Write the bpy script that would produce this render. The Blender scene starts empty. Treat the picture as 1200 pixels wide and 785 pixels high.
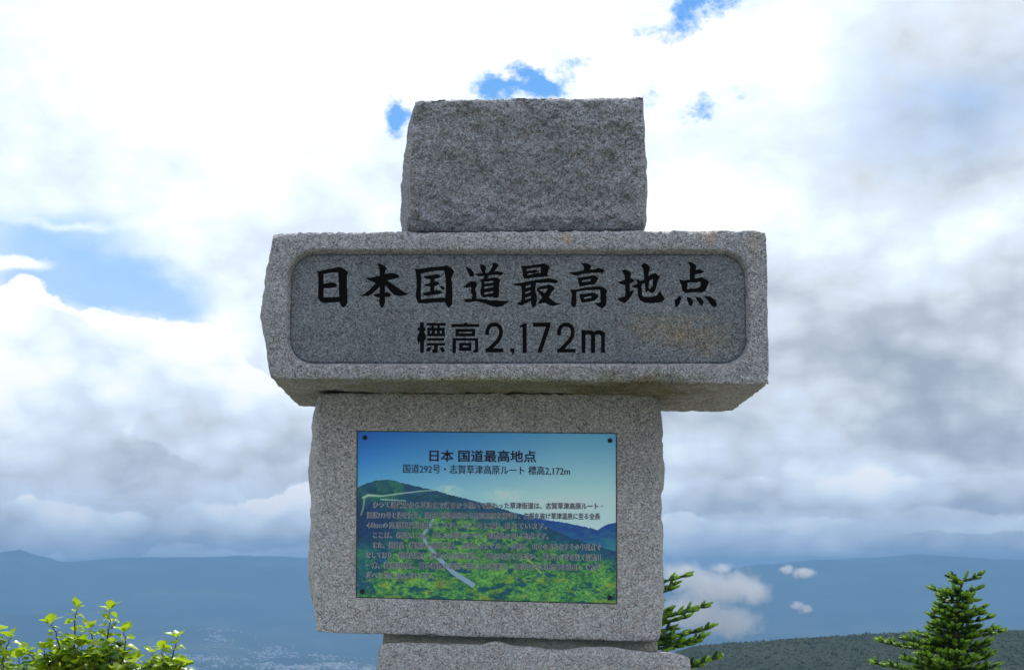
import bpy, bmesh, math, random
import numpy as np
from mathutils import Vector, Matrix

# ------------------------------------------------------------------ camera, world, sun
SC = bpy.context.scene
COL = SC.collection
R = math.radians
FPX = 1800.0                      # focal length in pixels of a 1200 px wide picture
HOR = 695.0                       # row of the horizon
EYE = 1.55
TH = math.atan((HOR - 392.5) / FPX)

cam_d = bpy.data.cameras.new('camera')
cam_d.sensor_width = 36.0
cam_d.lens = 36.0 * FPX / 1200.0
cam_d.clip_start = 0.05
cam_d.clip_end = 90000
cam = bpy.data.objects.new('camera', cam_d)
COL.objects.link(cam)
cam.location = (0, 0, EYE)
cam.rotation_euler = (R(90) + TH, 0, 0)
SC.camera = cam
SC.view_settings.view_transform = 'Standard'
SC.view_settings.look = 'None'
SC.view_settings.gamma = 1.0
SC.view_settings.exposure = 0.32
SC.view_settings.use_curve_mapping = False
SC.cycles.volume_bounces = 0
SC.cycles.max_bounces = 8
SC.cycles.transparent_max_bounces = 12

SUN_EL, SUN_AZ = 60.0, 12.0       # azimuth from +Y (ahead of the camera) towards +X
SUN_STRENGTH = 4.0

def ray(px, py):
    c, s = math.cos(TH), math.sin(TH)
    a = (px - 600) / FPX
    b = -(py - 392.5) / FPX
    return Vector((a, c - b * s, s + b * c))

def at(px, py, Y):
    """point of the plane y = Y that the photograph shows at pixel (px, py)"""
    d = ray(px, py)
    t = Y / d.y
    return Vector((d.x * t, Y, EYE + d.z * t))

def azel(px, py):
    d = ray(px, py).normalized()
    return math.degrees(math.atan2(d.x, d.y)), math.degrees(math.asin(d.z))

def srgb(r, g, b):
    f = lambda c: (c / 255 / 12.92) if c <= 10 else ((c / 255 + 0.055) / 1.055) ** 2.4
    return (f(r), f(g), f(b))

def rgba(r, g, b):
    return (*srgb(r, g, b), 1.0)

class NT:
    """small helper to write node trees"""
    def __init__(self, tree):
        self.t = tree
    def n(self, kind, **kw):
        nd = self.t.nodes.new(kind)
        for k, v in kw.items():
            setattr(nd, k, v)
        return nd
    def put(self, sock, v):
        if v is None:
            return
        if isinstance(v, bpy.types.NodeSocket):
            self.t.links.new(v, sock)
        else:
            sock.default_value = v
    def math(self, op, a, b=None, c=None, clamp=False):
        nd = self.n('ShaderNodeMath', operation=op, use_clamp=clamp)
        self.put(nd.inputs[0], a)
        self.put(nd.inputs[1], b)
        self.put(nd.inputs[2], c)
        return nd.outputs[0]
    def vmath(self, op, a, b=None):
        nd = self.n('ShaderNodeVectorMath', operation=op)
        self.put(nd.inputs[0], a)
        if op == 'SCALE':
            self.put(nd.inputs[3], b)
        else:
            self.put(nd.inputs[1], b)
        return nd.outputs[0]
    def noise(self, vec, scale, detail=4, rough=0.55, lac=2.0, dist=0.0):
        nd = self.n('ShaderNodeTexNoise')
        self.put(nd.inputs['Vector'], vec)
        nd.inputs['Scale'].default_value = scale
        nd.inputs['Detail'].default_value = detail
        nd.inputs['Roughness'].default_value = rough
        nd.inputs['Lacunarity'].default_value = lac
        nd.inputs['Distortion'].default_value = dist
        return nd.outputs[0], nd.outputs[1]
    def mix(self, fac, a, b, blend='MIX'):
        nd = self.n('ShaderNodeMix', data_type='RGBA', blend_type=blend)
        self.put(nd.inputs[0], fac)
        self.put(nd.inputs[6], a)
        self.put(nd.inputs[7], b)
        return nd.outputs[2]
    def ramp(self, fac, stops, interp='LINEAR'):
        nd = self.n('ShaderNodeValToRGB')
        cr = nd.color_ramp
        cr.interpolation = interp
        while len(cr.elements) < len(stops):
            cr.elements.new(0.5)
        for e, (p, c) in zip(cr.elements, stops):
            e.position = p
            e.color = c if not isinstance(c, (int, float)) else (c, c, c, 1)
        self.put(nd.inputs[0], fac)
        return nd.outputs[0]
    def maprange(self, v, a, b, c=0.0, d=1.0, smooth=True):
        nd = self.n('ShaderNodeMapRange', interpolation_type='SMOOTHSTEP' if smooth else 'LINEAR')
        self.put(nd.inputs[0], v)
        for i, x in enumerate((a, b, c, d)):
            self.put(nd.inputs[i + 1], x)
        return nd.outputs[0]
    def blob(self, vec, centre, radii, rot=0.0):
        """1 at the centre, falling to 0 at the ellipse"""
        mp = self.n('ShaderNodeMapping', vector_type='TEXTURE')
        self.put(mp.inputs[0], vec)
        mp.inputs['Location'].default_value = centre
        mp.inputs['Rotation'].default_value = (0, 0, rot)
        mp.inputs['Scale'].default_value = radii
        g = self.n('ShaderNodeTexGradient', gradient_type='SPHERICAL')
        self.put(g.inputs[0], mp.outputs[0])
        return g.outputs[1]

def build_world():
    w = bpy.data.worlds.new('World')
    SC.world = w
    w.use_nodes = True
    t = w.node_tree
    t.nodes.clear()
    N = NT(t)
    out = N.n('ShaderNodeOutputWorld')
    bg = N.n('ShaderNodeBackground')
    bg.inputs[1].default_value = 0.1
    t.links.new(bg.outputs[0], out.inputs[0])
    sky = N.n('ShaderNodeTexSky', sky_type='NISHITA')
    sky.sun_disc = False
    sky.sun_elevation = R(SUN_EL)
    sky.sun_rotation = R(SUN_AZ)
    sky.altitude = 2172
    tc = N.n('ShaderNodeTexCoord')
    d = tc.outputs['Generated']
    sp = N.n('ShaderNodeSeparateXYZ')
    N.put(sp.inputs[0], d)
    x, y, z = sp.outputs
    az = N.math('MULTIPLY', N.math('ARCTAN2', x, y), 57.29578)
    el = N.math('MULTIPLY', N.math('ARCSINE', z), 57.29578)
    cv = N.n('ShaderNodeCombineXYZ')
    N.put(cv.inputs[0], az); N.put(cv.inputs[1], el)
    ae = cv.outputs[0]
    # turbulence that pushes the cloud masses about (degrees)
    dn = N.vmath('MULTIPLY', d, (1, 1, 1.35))
    _, wc = N.noise(dn, 7.0, 8, 0.62)
    warp = N.vmath('MULTIPLY', N.vmath('SUBTRACT', wc, (0.5, 0.5, 0.5)), (5.5, 3.6, 0))
    aw = N.vmath('ADD', ae, warp)
    _, wc2 = N.noise(N.vmath('ADD', dn, (3, 1, 2)), 16.0, 7, 0.62)
    warp2 = N.vmath('MULTIPLY', N.vmath('SUBTRACT', wc2, (0.5, 0.5, 0.5)), (2.6, 1.8, 0))
    aw2 = N.vmath('ADD', ae, warp2)
    big, _ = N.noise(N.vmath('MULTIPLY', d, (1, 1, 2.4)), 3.2, 9, 0.6, dist=0.3)
    fine, _ = N.noise(N.vmath('MULTIPLY', d, (1, 1, 1.8)), 16.0, 9, 0.6, dist=0.2)
    band, _ = N.noise(N.vmath('MULTIPLY', d, (1, 1, 7.5)), 6.0, 8, 0.58, dist=0.4)

    def sum_blobs(vec, lst):
        acc = None
        for (px, py, rx, ry, amp, *rot) in lst:
            a, e = azel(px, py)
            b = N.blob(vec, (a, e, 0), (rx / 31.4, ry / 31.4, 1), rot[0] if rot else 0)
            b = N.math('MULTIPLY', b, amp)
            acc = b if acc is None else N.math('ADD', acc, b)
        return acc
    bl1 = N.n('ShaderNodeTexVoronoi')
    N.put(bl1.inputs['Vector'], N.vmath('ADD', N.vmath('MULTIPLY', d, (1, 1, 1.5)), N.vmath('SCALE', wc2, 0.035)))
    bl1.inputs['Scale'].default_value = 13.0
    bl2 = N.n('ShaderNodeTexVoronoi')
    N.put(bl2.inputs['Vector'], N.vmath('ADD', N.vmath('MULTIPLY', d, (1, 1, 1.4)), N.vmath('SCALE', wc2, 0.02)))
    bl2.inputs['Scale'].default_value = 44.0
    puff = N.math('ADD', N.math('MULTIPLY', N.math('SUBTRACT', 0.5, bl1.outputs[0]), 0.75), N.math('MULTIPLY', N.math('SUBTRACT', 0.5, bl2.outputs[0]), 0.40))
    # brightness of the overcast by height above the horizon (0 shaded base, 1 burnt white)
    base = N.ramp(N.maprange(el, -2.0, 26.0, smooth=False), [
        (0.00, 0.48), (0.085, 0.50), (0.135, 0.62), (0.19, 0.54), (0.27, 0.44), (0.36, 0.46), (0.46, 0.57), (0.60, 0.66), (0.80, 0.67), (1.0, 0.64)])
    lights = sum_blobs(aw, [
        (110, 420, 230, 120, 0.75), (60, 470, 200, 130, 0.4), (10, 350, 110, 90, 0.5), (250, 400, 90, 60, 0.25),
        (200, 250, 330, 230, 0.4), (420, 40, 500, 200, 0.45), (900, 60, 260, 120, 0.5), (860, 250, 320, 150, 0.4),
        (1170, 250, 90, 60, 0.45, 0.5), (240, 602, 55, 26, 0.6), (40, 580, 120, 30, 0.45), (300, 565, 110, 45, 0.3), (30, 650, 130, 26, 0.2),
        (940, 570, 330, 34, 0.42), (920, 618, 330, 34, 0.5), (1190, 590, 120, 50, 0.5), (820, 520, 120, 50, 0.25), (380, 470, 90, 60, 0.15),
        (300, 640, 160, 26, 0.35)])
    darks = sum_blobs(aw, [
        (1120, 110, 240, 160, 0.5), (60, 200, 260, 60, 0.22), (300, 90, 200, 60, 0.16), (560, 200, 200, 60, 0.1), (900, 330, 160, 60, 0.2), (330, 300, 120, 60, 0.14), (1000, 200, 150, 120, 0.14), (1030, 430, 380, 110, 0.04), (1100, 480, 420, 60, 0.06),
        (950, 595, 320, 22, 0.2), (250, 500, 170, 90, 0.38), (30, 560, 120, 60, 0.3), (120, 540, 100, 60, 0.1), (350, 560, 130, 60, 0.25),
        (60, 620, 300, 40, 0.16), (250, 280, 120, 60, 0.12), (470, 210, 120, 40, 0.1), (0, 430, 90, 60, 0.2)])
    v = N.math('SUBTRACT', N.math('ADD', base, N.math('MULTIPLY', lights, 0.9)), N.math('MULTIPLY', darks, 0.8))
    v = N.math('ADD', v, N.math('MULTIPLY', N.math('SUBTRACT', big, 0.5), 0.55))
    v = N.math('ADD', v, N.math('MULTIPLY', N.math('SUBTRACT', fine, 0.5), 0.75))
    v = N.math('ADD', v, N.math('MULTIPLY', N.math('MULTIPLY', N.math('SUBTRACT', band, 0.5), 0.7), N.maprange(el, 12.0, 3.0)))
    v = N.math('ADD', v, N.math('MULTIPLY', N.math('SUBTRACT', puff, 0.1), N.maprange(el, 17.0, 8.0, 0.25, 0.8)))
    # banks of cumulus with crisp heads, lit from above, each in front of the one before
    def bank(v, blobs, ytop, ybot, bt, bb, soft=0.14, kp=0.9, kb=0.5):
        F = N.math('ADD', sum_blobs(aw2, blobs), N.math('MULTIPLY', puff, kp * 0.8))
        m = N.maprange(F, 0.34, 0.34 + soft)
        e1, e0 = azel(600, ytop)[1], azel(600, ybot)[1]
        g = N.maprange(N.math('ADD', el, N.math('MULTIPLY', puff, 1.6)), e0, e1, bb, bt, smooth=False)
        g = N.math('ADD', g, N.math('MULTIPLY', N.math('SUBTRACT', puff, 0.1), kb))
        g = N.math('ADD', g, N.math('MULTIPLY', N.math('SUBTRACT', fine, 0.5), 0.75))
        nd = N.n('ShaderNodeMix', data_type='FLOAT')
        N.put(nd.inputs[0], m); N.put(nd.inputs[2], v); N.put(nd.inputs[3], g)
        return nd.outputs[0]
    v = bank(v, [(30, 400, 90, 70, 1.5), (110, 430, 110, 70, 1.5), (190, 440, 80, 60, 1.4), (60, 480, 150, 70, 1.2)], 350, 580, 1.2, 0.55, 0.2, 0.9, 0.8)
    v = bank(v, [(255, 445, 60, 44, 1.3), (300, 480, 80, 50, 1.2), (210, 500, 80, 46, 1.1), (350, 520, 70, 60, 1.2), (285, 530, 90, 40, 1.2)], 415, 540, 1.05, 0.38, 0.22, 0.9, 0.8)
    v = bank(v, [(80, 545, 120, 40, 1.0), (330, 560, 90, 36, 1.0)], 520, 590, 0.62, 0.38, 0.4)
    v = bank(v, [(820, 585, 110, 40, 1.2), (960, 582, 140, 28, 1.2), (1100, 575, 130, 30, 1.2), (1190, 585, 80, 40, 1.2)], 555, 610, 0.95, 0.34, 0.35, 0.7)
    v = bank(v, [(10, 615, 70, 46, 1.4), (85, 622, 70, 40, 1.4), (160, 628, 60, 40, 1.4), (238, 620, 44, 38, 1.4), (300, 618, 60, 44, 1.3), (370, 600, 60, 50, 1.2)], 578, 640, 1.05, 0.36, 0.14, 0.9, 0.7)
    v = bank(v, [(800, 625, 44, 42, 1.4), (860, 636, 60, 36, 1.4), (930, 634, 60, 34, 1.4), (1000, 634, 60, 36, 1.4), (1080, 642, 70, 28, 1.3), (1170, 640, 80, 32, 1.3)], 598, 655, 0.98, 0.42, 0.14, 0.9, 0.7)
    cloud = N.ramp(v, [(0.0, rgba(158, 166, 176)), (0.22, rgba(180, 187, 195)), (0.42, rgba(206, 212, 218)),
                       (0.62, rgba(218, 228, 240)), (0.80, rgba(236, 246, 252)), (1.0, (1.0, 1.0, 1.0, 1))])
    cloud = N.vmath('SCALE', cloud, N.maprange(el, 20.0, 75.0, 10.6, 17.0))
    # gaps of open blue sky
    gaps = sum_blobs(aw2, [
        (592, 107, 72, 26, 1.6), (645, 102, 44, 22, 1.3), (615, 84, 30, 16, 1.1), (458, 142, 26, 46, 1.5), (800, 14, 110, 40, 1.0, 0.35), (860, 0, 60, 20, 0.7), (820, 122, 100, 46, 0.72), (670, 78, 40, 18, 0.6)])
    soft = sum_blobs(aw, [(60, 312, 180, 62, 0.9), (120, 345, 140, 44, 1.0), (205, 362, 70, 36, 0.65), (30, 265, 140, 52, 0.55), (1120, 95, 240, 110, 0.50), (1060, 200, 160, 90, 0.25)])
    wis, _ = N.noise(N.vmath('ADD', dn, (5, 5, 5)), 40.0, 8, 0.68)
    gm = N.maprange(N.math('ADD', gaps, N.math('MULTIPLY', N.math('MULTIPLY', N.math('SUBTRACT', wis, 0.5), 3.0), N.maprange(gaps, 0.0, 0.3))), 0.30, 1.15)
    softm = N.math('MULTIPLY', N.maprange(N.math('ADD', soft, N.math('MULTIPLY', N.math('SUBTRACT', fine, 0.5), 0.7)), 0.05, 1.0), 0.78)
    gm = N.math('MAXIMUM', gm, softm)
    # other gaps of the same kind all round the sky, away from the part in the photograph
    away = N.math('SUBTRACT', 1.0, N.blob(ae, (0, 9, 0), (60, 46, 1)))
    g2 = N.math('MULTIPLY', N.maprange(big, 0.60, 0.70), N.maprange(away, 0.6, 0.98))
    gm = N.math('MAXIMUM', gm, N.math('MULTIPLY', g2, N.maprange(el, 4, 14)))
    # streaks of thin cloud across the left gap, and the sharp cumulus heads below it
    streak = N.math('MULTIPLY', N.maprange(sum_blobs(aw2, [(10, 308, 75, 14, 1.0), (90, 262, 260, 12, 0.5)]), 0.1, 0.6), 0.9)
    gm = N.math('MULTIPLY', gm, N.math('SUBTRACT', 1.0, streak))
    billow = N.n('ShaderNodeTexVoronoi')
    N.put(billow.inputs['Vector'], N.vmath('ADD', d, N.vmath('SCALE', wc2, 0.02)))
    billow.inputs['Scale'].default_value = 34.0
    heads = sum_blobs(aw2, [(20, 385, 75, 66, 1.7), (85, 420, 95, 72, 1.7), (160, 425, 100, 76, 1.7), (240, 440, 80, 60, 1.2), (60, 470, 200, 90, 1.6)])
    hm = N.maprange(N.math('ADD', heads, N.math('MULTIPLY', N.math('SUBTRACT', 0.5, billow.outputs[0]), 0.6)), 0.30, 0.42)
    gm = N.math('MULTIPLY', gm, N.math('SUBTRACT', 1.0, hm))
    blue = N.mix(0.75, N.vmath('MULTIPLY', sky.outputs[0], (1.0, 1.0, 1.0)), N.vmath('SCALE', N.ramp(N.maprange(el, 2.0, 20.0, smooth=False), [(0, rgba(140, 190, 236)), (0.6, rgba(120, 180, 236)), (1, rgba(84, 154, 226))]), 11.5))
    veil = N.maprange(N.math('ADD', el, N.math('MULTIPLY', N.math('SUBTRACT', band, 0.5), 3.0)), 1.8, 0.8)
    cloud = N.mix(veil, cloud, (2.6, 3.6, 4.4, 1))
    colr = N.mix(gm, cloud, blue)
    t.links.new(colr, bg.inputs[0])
build_world()

sun_d = bpy.data.lights.new('sun', 'SUN')
sun_d.energy = SUN_STRENGTH
sun_d.angle = R(0.5)
sun_d.color = (1.0, 0.95, 0.88)
sun = bpy.data.objects.new('sun', sun_d)
COL.objects.link(sun)
sd = Vector((math.sin(R(SUN_AZ)) * math.cos(R(SUN_EL)), math.cos(R(SUN_AZ)) * math.cos(R(SUN_EL)), math.sin(R(SUN_EL))))
sun.rotation_euler = (-sd).to_track_quat('-Z', 'Y').to_euler()
sun.location = (0, 0, 30)

# ------------------------------------------------------------------ helpers
def hash3(i, j, k, seed):
    h = (i.astype(np.int64) * 374761393 + j.astype(np.int64) * 668265263 + k.astype(np.int64) * 2147483647 + seed * 1274126177) & 0xffffffff
    h = ((h ^ (h >> 13)) * 1274126177) & 0xffffffff
    h = ((h ^ (h >> 16)) * 2246822519) & 0xffffffff
    h = h ^ (h >> 15)
    return (h & 0xffffff) / float(0xffffff)

def vnoise(p, scale, seed=0):
    """smooth value noise in -1..1 at points p (n,3)"""
    q = p * scale
    f = np.floor(q)
    i = f.astype(np.int64)
    t = q - f
    t = t * t * t * (t * (t * 6 - 15) + 10)
    r = 0
    for a in (0, 1):
        wa = t[:, 0] if a else 1 - t[:, 0]
        for b in (0, 1):
            wb = t[:, 1] if b else 1 - t[:, 1]
            for c in (0, 1):
                wc = t[:, 2] if c else 1 - t[:, 2]
                r = r + wa * wb * wc * hash3(i[:, 0] + a, i[:, 1] + b, i[:, 2] + c, seed)
    return r * 2 - 1

def fbm(p, scale, octv=4, gain=0.5, seed=0):
    r, amp, tot = 0, 1.0, 0
    for o in range(octv):
        r = r + amp * vnoise(p, scale * 2.03 ** o, seed + o * 17)
        tot += amp
        amp *= gain
    return r / tot

def add_obj(name, me, mat=None, parent=None, smooth=False, label=None, cat=None, group=None, kind=None):
    o = bpy.data.objects.new(name, me)
    COL.objects.link(o)
    if mat is not None and not me.materials:
        for m in (mat if isinstance(mat, (list, tuple)) else [mat]):
            me.materials.append(m)
    if smooth:
        me.polygons.foreach_set('use_smooth', np.ones(len(me.polygons), dtype=bool))
    if parent is not None:
        o.parent = parent
    if label: o['label'] = label
    if cat: o['category'] = cat
    if group: o['group'] = group
    if kind: o['kind'] = kind
    return o

def empty(name, loc, label, cat, group=None):
    o = bpy.data.objects.new(name, None)
    COL.objects.link(o)
    o.location = loc
    o.empty_display_size = 0.2
    o['label'] = label
    o['category'] = cat
    if group: o['group'] = group
    return o

def np_mesh(name, verts, faces):
    """verts (n,3), faces (m,k) array"""
    me = bpy.data.meshes.new(name)
    verts = np.asarray(verts, dtype=np.float32)
    faces = np.asarray(faces, dtype=np.int32)
    m, k = faces.shape
    me.vertices.add(len(verts))
    me.vertices.foreach_set('co', verts.ravel())
    me.loops.add(m * k)
    me.loops.foreach_set('vertex_index', faces.ravel())
    me.polygons.add(m)
    me.polygons.foreach_set('loop_start', np.arange(0, m * k, k, dtype=np.int32))
    me.update(calc_edges=True)
    return me

def base_mat(name, rough=0.9):
    m = bpy.data.materials.new(name)
    m.use_nodes = True
    N = NT(m.node_tree)
    b = m.node_tree.nodes['Principled BSDF']
    b.inputs['Roughness'].default_value = rough
    return m, N, b

# ------------------------------------------------------------------ materials
def granite(name, tone, contrast=1.0, bump=0.5, tint=(1, 1, 1), stains=(), wet=()):
    """grey speckled granite; stains: (centre, radii, colour, strength, noise scale)"""
    m, N, b = base_mat(name, 0.82)
    tc = N.n('ShaderNodeTexCoord').outputs['Object']
    vor = N.n('ShaderNodeTexVoronoi'); N.put(vor.inputs['Vector'], tc); vor.inputs['Scale'].default_value = 430
    sepv = N.n('ShaderNodeSeparateColor'); N.put(sepv.inputs[0], vor.outputs['Color'])
    vor2 = N.n('ShaderNodeTexVoronoi'); N.put(vor2.inputs['Vector'], tc); vor2.inputs['Scale'].default_value = 250
    sepv2 = N.n('ShaderNodeSeparateColor'); N.put(sepv2.inputs[0], vor2.outputs['Color'])
    n1, _ = N.noise(tc, 420, 3, 0.7)
    n2, _ = N.noise(tc, 6, 5, 0.6)
    n3, _ = N.noise(tc, 26, 4, 0.6)
    g = N.math('ADD', N.math('MULTIPLY', sepv.outputs[0], 0.5), N.math('MULTIPLY', sepv2.outputs[0], 0.30))
    g = N.math('ADD', g, N.math('MULTIPLY', n1, 0.5))
    g = N.math('MULTIPLY', N.math('SUBTRACT', g, 0.65), contrast)
    g = N.math('ADD', g, 0.5)
    T = lambda k: (tone * k * tint[0], tone * k * tint[1], tone * k * tint[2], 1)
    base = N.ramp(g, [(0.06, T(0.16)), (0.24, T(0.52)), (0.44, T(0.9)), (0.60, T(1.12)), (0.85, T(1.75))])
    # pinkish feldspar and bluish quartz grains
    hue = N.mix(N.maprange(sepv2.outputs[1], 0.70, 0.80), (1, 1, 1, 1), (1.10, 0.97, 0.92, 1))
    hue2 = N.mix(N.maprange(sepv.outputs[2], 0.62, 0.72), (1, 1, 1, 1), (0.93, 0.98, 1.08, 1))
    base = N.mix(1.0, base, N.mix(1.0, hue, hue2, 'MULTIPLY'), 'MULTIPLY')
    # slow weathering
    big = N.math('ADD', N.math('MULTIPLY', n2, 0.55), N.math('MULTIPLY', n3, 0.45))
    wv = N.maprange(big, 0.25, 0.75, 0.84, 1.16)
    wc = N.n('ShaderNodeCombineColor'); [N.put(wc.inputs[i], wv) for i in range(3)]
    base = N.mix(1.0, base, wc.outputs[0], 'MULTIPLY')
    for (c, r, colr, st, ns) in stains:
        bl = N.blob(tc, c, r)
        nn, _ = N.noise(tc, ns, 6, 0.65)
        f = N.math('MULTIPLY', N.maprange(N.math('ADD', bl, N.math('MULTIPLY', N.math('SUBTRACT', nn, 0.5), 1.5)), 0.15, 0.75), st)
        base = N.mix(f, base, N.mix(1.0, base, colr, 'MULTIPLY'))
    N.put(b.inputs['Base Color'], base)
    n4, _ = N.noise(tc, 110, 4, 0.7)
    hgt = N.math('ADD', N.math('MULTIPLY', n4, 1.0), N.math('MULTIPLY', n1, 0.4))
    bp = N.n('ShaderNodeBump')
    bp.inputs['Strength'].default_value = bump
    bp.inputs['Distance'].default_value = 0.006
    N.put(bp.inputs['Height'], hgt)
    N.put(b.inputs['Normal'], bp.outputs[0])
    b.inputs['Specular IOR Level'].default_value = 0.3
    return m

def simple(name, col, rough=0.8, var=0.0, scale=20, spec=0.4, metal=0.0):
    m, N, b = base_mat(name, rough)
    if var:
        tc = N.n('ShaderNodeTexCoord').outputs['Object']
        n1, _ = N.noise(tc, scale, 5, 0.6)
        c = N.mix(n1, tuple(max(0, x * (1 - var)) for x in col) + (1,), tuple(x * (1 + var) for x in col) + (1,))
        N.put(b.inputs['Base Color'], c)
    else:
        b.inputs['Base Color'].default_value = (*col, 1)
    b.inputs['Specular IOR Level'].default_value = spec
    b.inputs['Metallic'].default_value = metal
    return m

# ------------------------------------------------------------------ the monument
YB, YM, YT, YN, YL = 3.66, 3.90, 3.74, 3.935, 3.84      # front planes: beam, middle, top, neck, lower stone

def block(name, corners, Yf, depth, step, mat, parent, seed, front_amp=0.0016, side_amp=0.008, chip=0.010,
          bulge=(0, 0, 0, 0), back_shift=(0, 0, 0, 0), ulines=(), vlines=(), carve=None, label=None, relief=0.0, pp=1.0, crest=0.0):
    """one roughly split granite block. corners: front face pixels TL,TR,BR,BL; bulge: left,right,bottom,top (m)"""
    TL, TR, BR, BL = [at(px, py, Yf) for px, py in corners]
    w = (TR - TL).length
    h = (TL - BL).length
    def lines(L, extra):
        n = max(2, int(L / step))
        a = list(np.linspace(0, 1, n + 1))
        a = [x for x in a if all(abs(x - e) > 0.35 * step / L for e in extra)] + list(extra)
        return np.array(sorted(a))
    U, V = lines(w, ulines), lines(h, vlines)
    bs = step * 1.6
    W = np.linspace(0, 1, max(2, int(depth / bs)) + 1)
    nu, nv, nw = len(U), len(V), len(W)
    def lin(i, j, k): return (i * nv + j) * nw + k
    quads = []
    def grid(fn, na, nb, flip):
        A, B = np.meshgrid(np.arange(na - 1), np.arange(nb - 1), indexing='ij')
        A, B = A.ravel(), B.ravel()
        q = np.stack([fn(A, B), fn(A + 1, B), fn(A + 1, B + 1), fn(A, B + 1)], 1)
        quads.append(q[:, ::-1] if flip else q)
    grid(lambda a, b: lin(a, b, 0 * a), nu, nv, False)
    grid(lambda a, b: lin(a, b, 0 * a + nw - 1), nu, nv, True)
    grid(lambda a, b: lin(0 * a, a, b), nv, nw, False)
    grid(lambda a, b: lin(0 * a + nu - 1, a, b), nv, nw, True)
    grid(lambda a, b: lin(a, 0 * a, b), nu, nw, True)
    grid(lambda a, b: lin(a, 0 * a + nv - 1, b), nu, nw, False)
    Q = np.concatenate(quads)
    ids, inv = np.unique(Q, return_inverse=True)
    Q = inv.reshape(Q.shape)
    k = ids % nw; j = (ids // nw) % nv; i = ids // (nw * nv)
    u, v, ww = U[i], V[j], W[k]                 # v = 0 bottom, 1 top
    a = lambda vec: np.array(vec)[None, :]
    uc, vc, wc = u[:, None], v[:, None], ww[:, None]
    P = (1 - vc) * ((1 - uc) * a(BL) + uc * a(BR)) + vc * ((1 - uc) * a(TL) + uc * a(TR))
    P = P + wc * np.array([[0, depth, 0]])
    bl, br, bb, bt = back_shift
    P[:, 0] += ww * ((1 - u) * bl + u * br)
    P[:, 2] += ww * ((1 - v) * bb + v * bt)
    sd_ = np.array([seed * 3.1, seed * 1.7, seed * 2.3])
    S = P + sd_
    # distances to the faces in metres
    dl, dr, db, dt, df, dk = u * w, (1 - u) * w, v * h, (1 - v) * h, ww * depth, (1 - ww) * depth
    big = fbm(S, 7, 3, 0.5, seed); mid = fbm(S, 26, 3, 0.55, seed + 5); fin = fbm(S, 95, 3, 0.6, seed + 9)
    facet = np.abs(fbm(S, 11, 3, 0.5, seed + 21))
    eps = 1e-6
    onL, onR, onB, onT = dl < eps, dr < eps, db < eps, dt < eps
    onF, onK = df < eps, dk < eps
    rise = 1 - np.exp(-df / 0.05)
    side_n = (0.55 * big + 0.6 * mid + 0.25 * fin - 0.7 * facet)
    def prof(t): return np.clip(4 * t * (1 - t), 0, 1) ** 0.5
    fade = np.clip(df / 0.012, 0.12, 1)
    P[onL, 0] -= (bulge[0] * rise * prof(v) ** pp * (0.75 + 0.7 * big) + side_amp * fade * side_n)[onL]
    P[onR, 0] += (bulge[1] * rise * prof(v) ** pp * (0.75 + 0.7 * big) + side_amp * fade * side_n)[onR]
    P[onB, 2] -= (bulge[2] * rise * (0.75 + 0.7 * big) + side_amp * fade * side_n)[onB]
    P[onT, 2] += (bulge[3] * rise * (0.75 + 0.7 * big) + side_amp * fade * side_n)[onT]
    hf = fbm(S * [1, 1, 1.6], 42, 4, 0.62, seed + 40)
    P[onF, 1] -= (front_amp * (1.2 * mid + 0.9 * fin + 0.5 * big) + relief * (0.9 * big - 1.1 * facet + 0.55 * np.abs(hf) * np.sign(mid) + 0.5 * prof(v) ))[onF]
    P[onK, 1] += side_amp * side_n[onK]
    # broken arrises
    d4 = np.stack([dl, dr, db, dt])
    if chip:
        cn = np.clip(0.5 + 0.8 * mid + 0.5 * fin + 0.5 * big, 0.15, 2)
        e = np.exp(-np.min(d4, 0) / 0.007) * np.exp(-df / 0.012)
        P[:, 1] += e * chip * 0.9 * cn
        for idx, ax, sgn in ((0, 0, 1), (1, 0, -1), (2, 2, 1), (3, 2, -1)):
            ee = np.exp(-d4[idx] / 0.006) * np.exp(-df / 0.012)
            P[:, ax] += sgn * ee * chip * 0.55 * cn
        # arrises that run back
        for i1, a1, s1 in ((0, 0, 1), (1, 0, -1)):
            for i2, a2, s2 in ((2, 2, 1), (3, 2, -1)):
                ee = np.exp(-(d4[i1] + d4[i2]) / 0.02)
                P[:, a1] += s1 * ee * chip * cn
                P[:, a2] += s2 * ee * chip * cn
    if crest:
        kc = crest * np.clip(0.7 + 0.5 * mid + 0.5 * fin + 0.5 * big, 0.4, 1.3) * np.exp(-dt / 0.016)
        P[:, 1] += kc * np.exp(-df / 0.045)
        P[:, 2] -= 0.45 * kc * np.exp(-df / 0.03)
    if carve is not None:
        carve(P, u, v, onF, w, h, dict(big=big, mid=mid, fin=fin, back=df))
    me = np_mesh(name, P, Q)
    o = add_obj(name, me, mat, parent, smooth=True, label=label)
    return o

mono = empty('stone_monument', (0, 4.1, 0), 'granite monument of stacked rough blocks with a carved crossbeam and a picture panel', 'monument')
mono_inv = Matrix.Translation(-Vector(mono.location))

def rr_sdf(x, z, cx, cz, hx, hz, r):
    qx = np.abs(x - cx) - (hx - r)
    qz = np.abs(z - cz) - (hz - r)
    return np.hypot(np.maximum(qx, 0), np.maximum(qz, 0)) + np.minimum(np.maximum(qx, qz), 0) - r

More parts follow.
